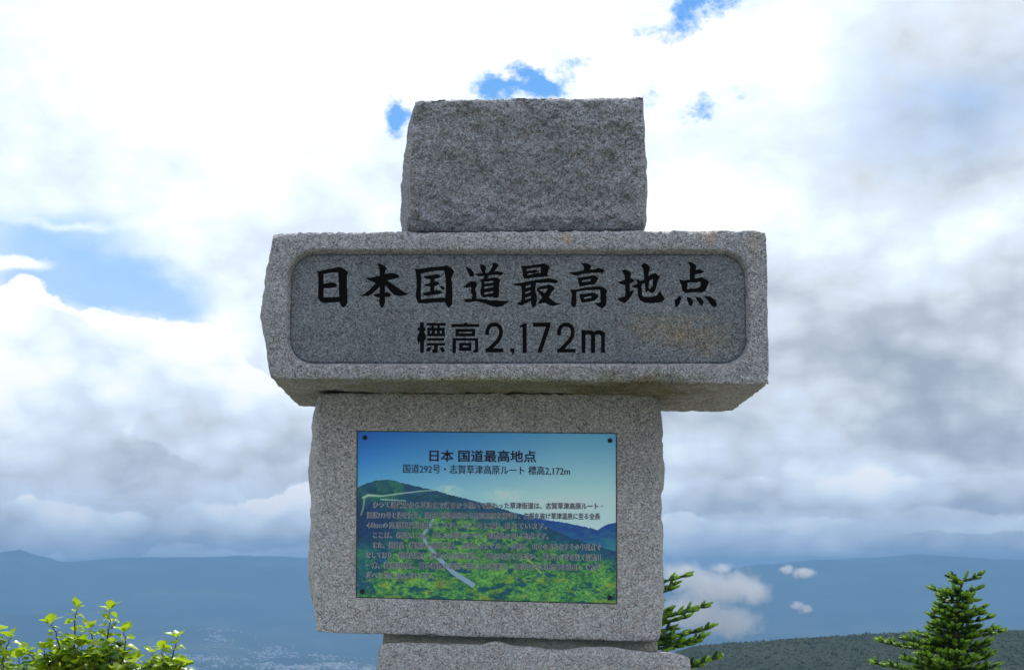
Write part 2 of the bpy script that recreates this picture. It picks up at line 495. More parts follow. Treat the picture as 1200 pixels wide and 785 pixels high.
# --- crossbeam with its sunk inscription field
REC = 0.020
pA, pB = at(337, 292, YB), at(881, 428, YB)
rcx, rcz = (pA.x + pB.x) / 2, (pA.z + pB.z) / 2
rhx, rhz = (pB.x - pA.x) / 2, (pA.z - pB.z) / 2
RR = 0.068
def carve_beam(P, u, v, onF, w, h, nz):
    s = rr_sdf(P[:, 0], P[:, 2], rcx, rcz, rhx, rhz, RR) + 0.0007 * nz['mid']
    t = np.clip(-s / 0.011, 0, 1)
    t = t * t * (3 - 2 * t)
    f = onF
    P[f, 1] += (t * (REC + 0.011))[f]

stn = srgb(158, 122, 62)
c1, c2 = at(775, 388, YB), at(835, 400, YB)
brown = (1.35, 1.02, 0.66, 1)
m_top = granite('granite_top', 0.26, 1.25, 1.0, (0.97, 0.99, 1.04))
m_beam = granite('granite_beam', 0.30, 1.15, 0.9, (0.985, 0.985, 1.02),
                 stains=[(tuple(at(560, 458, YB + 0.1)), (0.75, 0.6, 0.035), (0.62, 0.60, 0.32, 1), 0.9, 14),
                         (tuple(at(740, 462, YB + 0.1)), (0.30, 0.6, 0.06), (0.45, 0.43, 0.26, 1), 0.9, 20),
                         (tuple(at(832, 278, YB)), (0.035, 0.05, 0.03), (1.25, 0.98, 0.72, 1), 0.55, 40),
                         (tuple(at(884, 282, YB)), (0.02, 0.05, 0.05), (1.2, 0.98, 0.75, 1), 0.55, 40),
                         (tuple(at(664, 280, YB)), (0.02, 0.05, 0.03), (1.3, 0.95, 0.65, 1), 0.8, 40)])
m_field = granite('granite_field', 0.150, 1.15, 0.25, (0.90, 1.0, 1.09),
                  stains=[(tuple(at(775, 384, YB)), (0.15, 0.1, 0.07), brown, 0.5, 50),
                          (tuple(at(825, 396, YB)), (0.13, 0.1, 0.07), brown, 0.5, 50)])
m_mid = granite('granite_middle', 0.385, 1.05, 0.9, (1.01, 0.995, 1.0))
m_neck = granite('granite_neck', 0.36, 0.6, 0.8, (1.0, 1.0, 0.82))
m_low = granite('granite_lower', 0.36, 1.0, 1.0, (1.0, 0.99, 1.0))

MAT_LOCAL = []   # all block coordinates are written in world space and moved into the parent's frame at the end

beam = block('crossbeam', [(318, 270), (899, 267.5), (902, 451), (314, 444)], YB, 0.60, 0.0036, m_beam, mono, 3,
             front_amp=0.0022, side_amp=0.008, chip=0.0065, pp=2.6, crest=0.010, bulge=(0.046, 0.006, 0.0, 0.0), back_shift=(-0.012, 0.0, 0.004, 0.0), carve=carve_beam)
top = block('top_stone', [(485, 113.5), (755, 110), (758, 270), (476, 271)], YT, 0.42, 0.0036, m_top, mono, 11,
            front_amp=0.0060, relief=0.016, side_amp=0.008, chip=0.008, crest=0.013, pp=1.8, bulge=(0.034, 0.010, 0, 0.0), back_shift=(-0.02, 0.0, 0, 0))

# --- middle stone with a shallow rebate for the picture plate
plate_px = [(420, 505.5), (722, 510), (722, 707), (417, 700.5)]
mid_px = [(371, 459), (773, 461), (774, 753), (369, 741)]
def inv_uv(px, py):
    """u,v of a pixel inside the middle stone's front face"""
    TL, TR, BR, BL = [np.array(p, float) for p in mid_px]
    u, v = 0.5, 0.5
    for _ in range(30):
        p = (1 - v) * ((1 - u) * BL + u * BR) + v * ((1 - u) * TL + u * TR)
        e = np.array([px, py]) - p
        du = (1 - v) * (BR - BL) + v * (TR - TL)
        dv = ((1 - u) * TL + u * TR) - ((1 - u) * BL + u * BR)
        s = np.linalg.solve(np.stack([du, dv], 1), e)
        u, v = u + s[0], v + s[1]
    return u, v
uvs = [inv_uv(*p) for p in plate_px]
u0, u1 = (uvs[0][0] + uvs[3][0]) / 2, (uvs[1][0] + uvs[2][0]) / 2
v0, v1 = (uvs[2][1] + uvs[3][1]) / 2, (uvs[0][1] + uvs[1][1]) / 2
mw = (at(*mid_px[1], YM) - at(*mid_px[0], YM)).length
mh = (at(*mid_px[0], YM) - at(*mid_px[3], YM)).length
eu, ev = 0.0004 / mw, 0.0004 / mh
gu, gv = 0.0022 / mw, 0.0022 / mh        # gap round the plate
def carve_mid(P, u, v, onF, w, h, nz):
    inside = onF & (u > u0 - gu - eu / 2) & (u < u1 + gu + eu / 2) & (v > v0 - gv - ev / 2) & (v < v1 + gv + ev / 2)
    P[inside, 1] = YM + 0.016
    # the flattened margin next to the plate
    m = onF & ~inside
    near = np.minimum.reduce([np.maximum.reduce([u0 - u, u - u1, 0 * u]) * w + np.maximum.reduce([v0 - v, v - v1, 0 * v]) * h])
    k = np.clip(near / 0.03, 0.35, 1)
    P[m, 1] = YM + (P[m, 1] - YM) * k[m]
midb = block('middle_stone', mid_px, YM, 0.34, 0.0036, m_mid, mono, 7,
             front_amp=0.0020, side_amp=0.007, chip=0.008, bulge=(0.034, 0.036, 0.0, 0), back_shift=(-0.015, 0.0, 0, 0),
             ulines=(u0 - gu - eu, u0 - gu, u1 + gu, u1 + gu + eu), vlines=(v0 - gv - ev, v0 - gv, v1 + gv, v1 + gv + ev), carve=carve_mid)
neck = block('neck_stone', [(448, 738), (771, 742), (772, 765), (446, 765)], YN, 0.22, 0.006, m_neck, mono, 15,
             front_amp=0.004, side_amp=0.006, chip=0.004)
# lower stone, from its lumpy top edge down to the plinth
LT = [(443, 752), (810, 761)]
a0, a1 = at(*LT[0], YL), at(*LT[1], YL)
def carve_low(P, u, v, onF, w, h, nz):
    # lumpy front arris: rounded shoulders and dips along the top
    tops = np.exp(-(1 - v) * h / 0.03)
    lump = fbm(np.stack([u * 9, 0 * u, 0 * u], 1), 1.0, 3, 0.6, 77)
    P[:, 2] += tops * (0.008 * lump + 0.0035 * np.sin(u * 19))
    P[:, 1] += tops * 0.012 * np.exp(-nz['back'] / 0.02)
    sh = np.exp(-np.minimum((1 - u) * w, 9) / 0.03)
    P[:, 2] -= sh * tops * 0.022
low = block('lower_stone', [LT[0], LT[1], (814, 980), (432, 970)], YL, 0.42, 0.006, m_low, mono, 19,
            front_amp=0.004, side_amp=0.004, chip=0.003, carve=carve_low, back_shift=(0, 0.01, 0, -0.012))
zb = at(814, 980, YL).z
plinth = block('plinth', [(380, 974), (870, 984), (880, 1400), (370, 1400)], YL - 0.10, 0.72, 0.02, m_low, mono, 23,
               front_amp=0.004, side_amp=0.012, chip=0.01, back_shift=(0, 0, 0, 0))

# --- lettering traced as closed outlines: pixels of enlarged views (origin, pixels per pixel)
def rect(x0, y0, x1, y1): return [(x0, y0), (x1, y0), (x1, y1), (x0, y1)]
def stroke(path, w):
    """polygon round a polyline"""
    P = [Vector(p) for p in path]
    L, Rr = [], []
    for i, p in enumerate(P):
        d = (P[min(i + 1, len(P) - 1)] - P[max(i - 1, 0)]).normalized()
        n = Vector((-d.y, d.x)) * (w / 2)
        L.append(p + n); Rr.append(p - n)
    return [tuple(q) for q in L + Rr[::-1]]
S60, S50, SD = 785 / 60, 785 / 50, 785 / 53
GLYPHS = [
 ((360, 305), S60, [[(145,180),(250,150),(420,118),(505,103),(570,135),(628,185),(605,240),(608,400),(615,530),(612,660),(585,705),(550,722),(520,700),(495,640),(380,645),(270,655),(200,632),(165,570),(170,480),(172,350),(170,240),(165,200)]],
  [[(248,212),(360,190),(475,180),(482,270),(487,400),(490,560),(400,566),(300,570),(248,572),(248,430),(330,428),(400,420),(445,405),(460,385),(435,355),(375,338),(320,348),(275,358),(248,362)]]),
 ((420, 305), S60, [[(285,55),(350,60),(410,95),(425,135),(405,185),(405,215),(490,195),(540,200),(610,225),(632,265),(560,280),(435,308),(490,345),(600,420),(700,490),(780,515),(650,548),(550,530),(500,480),(440,410),(415,370),(405,420),(405,500),(450,490),(505,530),(470,560),(405,560),(405,650),(385,710),(358,735),(335,700),(318,630),(322,570),(270,560),(225,525),(270,515),(328,505),(328,400),(280,450),(200,520),(150,548),(30,545),(90,515),(170,455),(265,350),(240,340),(170,310),(110,270),(220,262),(330,235),(330,180),(318,110)]], []),
 ((480, 305), S60, [[(75,135),(180,130),(330,105),(450,100),(580,82),(640,120),(685,175),(665,215),(640,260),(650,400),(655,500),(655,670),(605,728),(565,690),(548,645),(400,640),(240,662),(130,655),(95,560),(95,500),(108,420),(108,280),(95,180)],
   ], [[(170,205),(300,175),(440,155),(530,158),(545,230),(555,350),(555,480),(550,575),(400,580),(280,590),(175,605),(170,480),(178,350)]],
   [[(210,250),(330,230),(420,212),(485,245),(440,270),(375,280),(378,330),(420,328),(462,355),(430,380),(378,400),(378,465),(440,460),(515,495),(450,518),(350,530),(270,545),(225,535),(190,505),(260,492),(318,480),(320,400),(260,398),(212,375),(270,360),(320,345),(322,290),(260,285)],
    [(460,395),(510,400),(545,430),(515,455),(480,430)]]),
 ((540, 305), S60, [[(78,100),(140,125),(185,170),(205,215),(185,255),(145,250),(115,200),(95,150)],
   [(45,410),(90,365),(140,328),(220,325),(252,365),(235,410),(215,450),(240,500),(240,560),(235,590),(330,595),(450,615),(600,618),(750,628),(690,665),(620,705),(560,718),(460,695),(350,655),(240,628),(120,645),(85,640),(40,605),(90,595),(170,590),(178,540),(158,490),(160,440),(150,405),(100,420)],
   [(298,62),(340,68),(385,90),(380,150),(375,195),(420,190),(455,150),(490,90),(480,45),(540,38),(580,80),(550,125),(505,178),(560,165),(640,185),(655,205),(610,235),(560,222),(500,222),(430,230),(405,280),(500,265),(570,270),(605,305),(585,370),(585,480),(580,565),(540,580),(470,560),(400,560),(355,572),(310,540),(298,480),(318,400),(318,330),(290,305),(345,285),(365,240),(270,245),(220,215),(280,200),(330,198),(305,130)]],
  [[(358,330),(495,315),(495,345),(358,362)],[(358,405),(495,385),(495,415),(358,438)],[(358,495),(495,468),(495,505),(358,530)]]),
 ((598, 305), S60, [[(165,80),(230,92),(350,75),(450,60),(520,48),(605,98),(580,160),(570,245),(500,255),(380,262),(300,275),(215,285),(195,230),(190,150)],
   [(30,365),(150,350),(300,318),(450,295),(590,275),(700,300),(740,325),(700,355),(600,340),(450,345),(395,350),(385,420),(385,480),(405,540),(405,640),(385,700),(355,728),(325,690),(315,620),(250,655),(170,692),(130,680),(100,655),(165,638),(178,560),(178,450),(165,390),(90,390)],
   [(415,425),(470,405),(590,375),(640,385),(685,435),(640,480),(590,565),(640,610),(700,650),(770,670),(660,700),(600,690),(535,650),(440,665),(415,660),(490,570),(440,500),(405,455)]],
  [[(250,130),(390,110),(470,105),(470,190),(380,200),(260,235),(262,205),(380,190),(448,170),(380,148),(250,165)],
   [(235,395),(310,372),(315,405),(235,430)],[(228,490),(310,460),(312,490),(228,518)],[(228,575),(315,545),(318,575),(228,610)],
   [(425,448),(500,445),(568,430),(560,470),(520,510),(470,470)]]),
 ((660, 305), S60, [[(85,190),(200,178),(320,155),(315,90),(275,48),(340,42),(400,60),(435,95),(405,140),(470,140),(545,118),(610,140),(635,165),(600,192),(480,190),(320,205),(210,235),(160,228)],
   [(215,265),(300,262),(400,240),(480,228),(540,275),(510,330),(480,370),(380,380),(260,405),(240,370),(232,310)],
   [(105,450),(200,450),(330,420),(450,408),(570,398),(640,430),(675,470),(655,520),(660,600),(655,690),(600,738),(550,710),(470,655),(530,660),(575,640),(572,560),(565,450),(450,455),(330,460),(205,482),(198,560),(205,620),(190,710),(150,720),(120,670),(125,600),(135,520)],
   [(245,525),(330,515),(450,495),(500,510),(545,552),(480,620),(400,635),(290,650),(265,600)]],
  [[(290,310),(420,285),(430,320),(290,338)],[(315,570),(430,545),(435,575),(315,595)]]),
 ((721, 305), S60, [[(100,160),(150,140),(220,175),(245,210),(225,270),(270,290),(295,305),(270,340),(220,355),(222,480),(290,455),(265,520),(220,580),(170,640),(140,655),(85,635),(35,585),(90,570),(150,550),(158,480),(155,375),(100,370),(35,340),(90,320),(150,300),(148,240),(120,190)],
   [(395,80),(440,42),(500,65),(535,110),(515,170),(510,245),(570,205),(620,198),(685,255),(655,310),(635,380),(620,450),(575,505),(520,485),(505,465),(470,505),(465,460),(455,345),(400,375),(408,450),(412,540),(440,562),(560,562),(630,545),(655,510),(680,470),(710,515),(760,590),(720,640),(580,658),(440,645),(380,610),(345,540),(345,430),(300,418),(245,400),(320,370),(345,350),(320,310),(335,290),(385,320),(450,295),(440,200),(430,130)]],
  [[(520,315),(580,285),(575,400),(530,440),(510,430)]]),
 ((784, 305), S60, [[(290,25),(350,32),(410,75),(420,105),(405,150),(470,135),(545,180),(480,200),(400,215),(390,285),(500,262),(560,290),(618,330),(590,390),(555,470),(500,495),(400,485),(250,505),(205,465),(195,390),(155,295),(230,310),(320,300),(320,200),(325,90)],
   [(170,540),(188,590),(165,660),(120,722),(95,700),(90,610)],[(270,560),(340,580),(370,640),(350,700),(320,695),(290,640)],[(400,558),(480,570),(535,640),(510,695),(470,670),(440,620)],[(535,545),(640,560),(715,620),(735,690),(700,722),(650,690),(600,620)]],
  [[(278,345),(380,338),(487,330),(480,410),(420,430),(275,442)]]),
 # second line
 ((485, 370), S50, [[(118,125),(178,125),(178,215),(208,225),(205,275),(180,280),(220,380),(210,440),(178,450),(178,675),(120,675),(120,455),(85,500),(62,440),(70,370),(118,285),(70,260),(80,220),(118,215)],
   rect(235,138,580,175), rect(330,170,365,230), rect(435,170,475,230), rect(250,225,565,370), rect(250,415,555,455), rect(240,505,570,545), rect(375,540,430,665), rect(345,620,385,680),
   [(265,580),(325,590),(280,655),(228,640)], [(475,590),(530,580),(570,640),(530,675)]],
  [rect(290,270,335,330), rect(385,270,430,335), rect(475,270,520,330)]),
 ((520, 370), S50, [rect(145,158,648,200), [(370,165),(380,130),(430,130),(440,165)], rect(222,245,572,375), rect(165,420,628,455), rect(165,440,218,675), rect(580,440,628,672), rect(545,635,628,672), rect(288,502,505,640)],
  [rect(270,290,520,328), rect(345,545,460,590)]),
 ((560, 370), SD, [stroke([(162,330),(162,260),(190,195),(235,158),(285,150),(335,158),(380,195),(405,270),(395,340),(350,430),(260,520),(170,605)], 64), rect(135,570,440,632)], []),
 ((560, 370), SD, [[(565,570),(635,570),(635,630),(600,685),(590,680),(600,632),(560,625)]], []),
 ((560, 370), SD, [[(775,190),(735,205),(728,170),(790,140),(800,132),(845,132),(845,640),(780,640)]], []),
 ((560, 370), SD, [[(955,122),(1255,118),(1255,190),(1105,635),(1035,635),(1180,190),(955,190)]], []),
 ((640, 370), SD, [stroke([(225,335),(225,260),(252,195),(300,158),(345,150),(395,160),(440,195),(465,270),(455,345),(410,430),(320,525),(228,612)], 64), rect(190,575,508,635)], []),
 ((640, 370), SD, [rect(615,250,680,640), rect(780,300,850,640), rect(955,300,1020,640),
   [(680,265),(740,250),(800,260),(830,285),(880,255),(950,255),(1005,285),(1020,320),(955,345),(925,322),(870,325),(850,345),(780,345),(750,320),(700,325),(680,340)]], []),
]
def poly_sdf(x, z, poly):
    d = np.full(x.shape, 1e9)
    ins = np.zeros(x.shape, bool)
    n = len(poly)
    for i in range(n):
        ax, az_ = poly[i]; bx, bz = poly[(i + 1) % n]
        ex, ez = bx - ax, bz - az_
        L2 = ex * ex + ez * ez + 1e-18
        t = np.clip(((x - ax) * ex + (z - az_) * ez) / L2, 0, 1)
        d = np.minimum(d, np.hypot(x - ax - t * ex, z - az_ - t * ez))
        if az_ != bz:
            c = ((az_ > z) != (bz > z)) & (x < ex * (z - az_) / ez + ax)
            ins ^= c
    return np.where(ins, -d, d)

YF = YB + REC                    # plane of the inscription field
def to_field(org, s, poly):
    r = []
    for (zx, zy) in poly:
        p = at(org[0] + zx / s, org[1] + zy / s, YF)
        r.append((p.x, p.z))
    return r

# grid of the field
gs = 0.0012
fx0, fx1, fz0, fz1 = rcx - rhx + 0.004, rcx + rhx - 0.004, rcz - rhz + 0.004, rcz + rhz - 0.004
gx = np.arange(fx0, fx1, gs); gz = np.arange(fz0, fz1, gs)
GX, GZ = np.meshgrid(gx, gz, indexing='ij')
FS = np.full(GX.shape, 1.0)
m_black = simple('black_letter_paint', (0.003, 0.003, 0.004), 0.7, spec=0.06)

def glyph_mesh(name, sdf, xs, zs, Y):
    verts, faces = [], []
    nx, nz = sdf.shape
    for a in range(nx - 1):
        run = None
        for b in range(nz - 1):
            c = [sdf[a, b], sdf[a + 1, b], sdf[a + 1, b + 1], sdf[a, b + 1]]
            full = all(q < 0 for q in c)
            if full:
                if run is None: run = b
                continue
            if run is not None:
                k = len(verts)
                verts += [(xs[a], Y, zs[run]), (xs[a + 1], Y, zs[run]), (xs[a + 1], Y, zs[b]), (xs[a], Y, zs[b])]
                faces.append((k, k + 1, k + 2, k + 3)); run = None
            if any(q < 0 for q in c):
                P = [(xs[a], zs[b]), (xs[a + 1], zs[b]), (xs[a + 1], zs[b + 1]), (xs[a], zs[b + 1])]
                o = []
                for i in range(4):
                    j = (i + 1) % 4
                    if c[i] < 0: o.append(P[i])
                    if (c[i] < 0) != (c[j] < 0):
                        t = c[i] / (c[i] - c[j])
                        o.append((P[i][0] + t * (P[j][0] - P[i][0]), P[i][1] + t * (P[j][1] - P[i][1])))
                if len(o) >= 3:
                    k = len(verts)
                    verts += [(q[0], Y, q[1]) for q in o]
                    faces.append(tuple(range(k, k + len(o))))
    me = bpy.data.meshes.new(name)
    me.from_pydata(verts, [], faces)
    me.update()
    return me

for gi, g in enumerate(GLYPHS):
    org, s, outs, holes = g[0], g[1], g[2], g[3]
    extra = g[4] if len(g) > 4 else []
    outs = [to_field(org, s, p) for p in outs]
    holes = [to_field(org, s, p) for p in holes]
    extra = [to_field(org, s, p) for p in extra]
    allp = [q for p in outs for q in p]
    x0, x1 = min(q[0] for q in allp) - .006, max(q[0] for q in allp) + .006
    z0, z1 = min(q[1] for q in allp) - .006, max(q[1] for q in allp) + .006
    def field(x, z):
        d = np.full(x.shape, 1.0)
        for p in outs: d = np.minimum(d, poly_sdf(x, z, p))
        for p in holes: d = np.maximum(d, -poly_sdf(x, z, p))
        for p in extra: d = np.minimum(d, poly_sdf(x, z, p))
        return d - (0.0010 if 8 <= gi <= 9 else 0.0005)
    ia, ib = np.searchsorted(gx, x0), np.searchsorted(gx, x1)
    ja, jb = np.searchsorted(gz, z0), np.searchsorted(gz, z1)
    FS[ia:ib, ja:jb] = np.minimum(FS[ia:ib, ja:jb], field(GX[ia:ib, ja:jb], GZ[ia:ib, ja:jb]))
    xs = np.arange(x0, x1, 0.0009); zs = np.arange(z0, z1, 0.0009)
    XX, ZZ = np.meshgrid(xs, zs, indexing='ij')
    me = glyph_mesh('carved_character', field(XX, ZZ), xs, zs, YF + 0.0012)
    add_obj('carved_character', me, m_black, beam)

PF = np.stack([GX.ravel(), np.full(GX.size, YF), GZ.ravel()], 1)
fs = FS.ravel()
groove = np.clip(-(fs + 0.0001) / 0.0008, 0, 1)
rim = rr_sdf(GX.ravel(), GZ.ravel(), rcx, rcz, rhx, rhz, RR)
PF[:, 1] += groove * 0.0035 + 0.0004 * vnoise(PF, 300, 5) + np.clip((rim + 0.012) / 0.006, 0, 1) * 0.004
nx_, nz_ = GX.shape
A, B = np.meshgrid(np.arange(nx_ - 1), np.arange(nz_ - 1), indexing='ij')
A, B = A.ravel(), B.ravel()
keep = (rim.reshape(GX.shape)[A, B] < -0.002)
A, B = A[keep], B[keep]
QF = np.stack([A * nz_ + B, (A + 1) * nz_ + B, (A + 1) * nz_ + B + 1, A * nz_ + B + 1], 1)
add_obj('inscription_field', np_mesh('inscription_field', PF, QF), m_field, beam, smooth=True)

# --- the picture plate
pc = []
for (uu, vv) in ((u0, v1), (u1, v1), (u1, v0), (u0, v0)):
    TL, TR, BR, BL = [at(px, py, YM) for px, py in mid_px]
    p = (1 - vv) * ((1 - uu) * BL + uu * BR) + vv * ((1 - uu) * TL + uu * TR)
    pc.append(Vector([float(q) for q in p]))
PTL, PTR, PBR, PBL = pc
YP = YM + 0.0050
def plate_pt(px, py, dy=0.0):
    """point on the plate for pixel px,py of the photograph"""
    p = at(px, py, YP + dy)
    return p

def paint_picture(X, Y):
    """colours (sRGB 0..255) of the printed mountain view; X, Y pixel coordinates"""
    p3 = np.stack([X, Y, 0 * X], 1)
    def poly(xs, ys): return np.interp(X, xs, ys)
    n1 = fbm(p3, 0.06, 5, 0.6, 1); n2 = fbm(p3 * [1, 1.8, 1], 0.16, 4, 0.6, 5); n3 = fbm(p3, 0.5, 3, 0.6, 9)
    def lerp(a, b, t): return a + (b - a) * t[:, None]
    C = lambda *c: np.array([c], float)
    tx = np.clip((X - 418) / 304, 0, 1); ty = np.clip((Y - 505) / 110, 0, 1)
    left = lerp(C(0, 88, 186), C(96, 170, 218), np.clip(ty * 1.5, 0, 1))
    right = lerp(C(84, 158, 202), C(172, 206, 226), np.clip(ty * 1.4, 0, 1))
    col = lerp(left, right, np.clip(tx * 1.25, 0, 1) ** 0.8)
    # thin clouds over the far ridge
    cl = np.clip(1 - np.hypot((X - 525) / 22, (Y - 575) / 9), 0, 1) + np.clip(1 - np.hypot((X - 592) / 30, (Y - 580) / 11), 0, 1) + np.clip(1 - np.hypot((X - 650) / 60, (Y - 592) / 12), 0, 1)
    col = lerp(col, C(196, 214, 224), np.clip(cl * (0.8 + 1.4 * n2), 0, 1) * 0.75)
    # far ridge, navy
    yr = poly([418, 560, 601, 638, 660, 682, 694, 704, 722], [560, 592, 600, 608.5, 612, 616.5, 618.5, 623, 611]) + 1.2 * n3
    yr = np.where(X > 700, poly([700, 706, 712, 722], [621, 617, 614, 612]), yr)
    m = (Y > yr) & (X > 590)
    navy = lerp(C(24, 62, 128), C(46, 118, 126), np.clip((Y - yr) / 34 + 0.55 * n2, 0, 1))
    col = np.where(m[:, None], navy, col)
    # near hill
    yh = poly([418, 425, 434, 446, 458, 475, 490, 512, 525, 545, 560, 575, 592, 604, 618, 640, 665, 700, 722],
              [572, 568, 564.5, 562, 562, 566.5, 570, 574.5, 579, 583.5, 588, 591.5, 597, 602, 607, 617, 628, 640, 646]) + 0.8 * n3
    mh_ = Y > yh
    dep = (Y - yh)
    hill = lerp(C(18, 70, 100), C(52, 118, 84), np.clip(0.45 + 0.9 * n1 + 0.5 * n2, 0, 1))
    hill = lerp(hill, C(22, 58, 104), np.clip((1.2 - dep / 12) * 0.7 + 0.5 * n2, 0, 1) * np.clip((X - 455) / 40, 0, 1))
    # shadowed hollow at the left
    hol = np.clip(1 - np.hypot((X - 432) / 46, (Y - 612) / 32), 0, 1)
    hill = lerp(hill, C(18, 52, 92), np.clip(hol * 2.2 + 0.5 * n2, 0, 1))
    hol2 = np.clip(1 - np.hypot((X - 500) / 60, (Y - 588) / 8), 0, 1)
    hill = lerp(hill, C(20, 66, 96), np.clip(hol2 * 2.0 + 0.3 * n2, 0, 1) * 0.8)
    # meadows
    n4 = fbm(p3 * [1, 1.7, 1], 0.45, 3, 0.7, 55)
    gr = lerp(C(26, 84, 60), C(104, 158, 66), np.clip(0.5 + 0.25 * n2 + 0.6 * n1 + 0.9 * n4, 0, 1))
    gt = np.clip((Y - poly([418, 450, 490, 520, 600, 660, 722], [700, 655, 600, 596, 612, 640, 655])) / 14, 0, 1)
    hill = lerp(hill, gr, np.clip(gt + 0.35 * n2, 0, 1) * np.clip(gt * 3, 0, 1))
    dk = np.clip((fbm(p3 * [1, 2.2, 1], 0.085, 4, 0.6, 31) - 0.1) * 4, 0, 1)
    hill = lerp(hill, C(12, 66, 84), dk * 0.85)
    yl = np.clip((fbm(p3 * [1, 2.6, 1], 0.06, 3, 0.6, 41) - 0.12) * 4, 0, 1) * np.clip((Y - 668) / 14, 0, 1)
    hill = lerp(hill, C(136, 142, 48), yl * 0.6)
    hill = hill * (1 + 0.26 * n3[:, None])
    col = np.where(mh_[:, None], hill, col)
    # roads
    def line(pts, w, c, f=1.0):
        nonlocal col
        d = np.full(X.shape, 1e9)
        for (a, b), (wa, wb) in zip(zip(pts[:-1], pts[1:]), zip(w[:-1], w[1:])):
            ex, ey = b[0] - a[0], b[1] - a[1]
            t = np.clip(((X - a[0]) * ex + (Y - a[1]) * ey) / (ex * ex + ey * ey), 0, 1)
            d = np.minimum(d, np.hypot(X - a[0] - t * ex, Y - a[1] - t * ey) - (wa + (wb - wa) * t) / 2)
        col = lerp(col, c, np.clip(0.5 - d, 0, 1) * f)
    line([(425, 583), (432, 580), (447, 581), (470, 578), (495, 575), (515, 574)], (2, 3, 1.6, 1.6, 1.4, 1), C(176, 196, 176), 0.8)
    line([(447, 585), (475, 586.5)], (1.4, 1.2), C(176, 196, 176), 0.8)
    line([(427, 584), (426, 594), (423, 603)], (2.5, 2, 1.5), C(150, 176, 130), 0.7)
    line([(509, 602), (506, 612), (496, 626), (498, 634), (512, 652), (532, 671), (554, 685)], (1.6, 2.6, 3.4, 3.8, 4.4, 5.4, 6), C(122, 148, 168), 1.0)
    line([(618, 654), (634, 671)], (2.0, 2.5), C(150, 160, 90), 0.8)
    return col

def lin_rgb(c):
    c = np.clip(c / 255, 0, 1)
    return np.where(c <= 0.04045, c / 12.92, ((c + 0.055) / 1.055) ** 2.4)

plate = bpy.data.objects.new('picture_plate', None)
nxp, nzp = 600, 390
SX, SZ = np.meshgrid(np.linspace(0, 1, nxp), np.linspace(0, 1, nzp), indexing='ij')
sx, sz = SX.ravel()[:, None], SZ.ravel()[:, None]
PP = (1 - sz) * ((1 - sx) * np.array([PTL]) + sx * np.array([PTR])) + sz * ((1 - sx) * np.array([PBL]) + sx * np.array([PBR]))
PP[:, 1] = YP
pxs = 600 + FPX * PP[:, 0] / (PP[:, 1] * math.cos(TH) + (PP[:, 2] - EYE) * math.sin(TH))
pys = 392.5 - FPX * (-PP[:, 1] * math.sin(TH) + (PP[:, 2] - EYE) * math.cos(TH)) / (PP[:, 1] * math.cos(TH) + (PP[:, 2] - EYE) * math.sin(TH))
# the print is measured from the plate's own corner, in units of 1/302 of its width
A, B = np.meshgrid(np.arange(nxp - 1), np.arange(nzp - 1), indexing='ij')
A, B = A.ravel(), B.ravel()
Qp = np.stack([A * nzp + B, A * nzp + B + 1, (A + 1) * nzp + B + 1, (A + 1) * nzp + B], 1)
# add a rim so the plate has thickness
nv0 = len(PP)
rimv = []
for p in (PTL, PTR, PBR, PBL):
    rimv += [(p.x, YP, p.z), (p.x, YP + 0.010, p.z)]
PP2 = np.concatenate([PP, np.array(rimv)])
rq = [[nv0 + 2 * i, nv0 + 2 * i + 1, nv0 + (2 * i + 3) % 8, nv0 + (2 * i + 2) % 8] for i in range(4)]
me = np_mesh('picture_plate', PP2, np.concatenate([Qp, np.array(rq)]))
cols = np.clip(lin_rgb(paint_picture(pxs, pys)) * 1.5, 0, 0.88)
ca = me.color_attributes.new('print', 'FLOAT_COLOR', 'POINT')
buf = np.ones((len(PP2), 4), np.float32)
buf[:, :3] = 0.02
buf[:nv0, :3] = cols
ca.data.foreach_set('color', buf.ravel())
m_print, N_, b_ = base_mat('printed_enamel', 0.30)
an = N_.n('ShaderNodeVertexColor', layer_name='print')
N_.put(b_.inputs['Base Color'], an.outputs[0])
b_.inputs['Specular IOR Level'].default_value = 0.35
b_.inputs['Coat Weight'].default_value = 0.3
b_.inputs['Coat Roughness'].default_value = 0.12
bpy.data.objects.remove(plate)
plate = add_obj('picture_plate', me, m_print, mono)

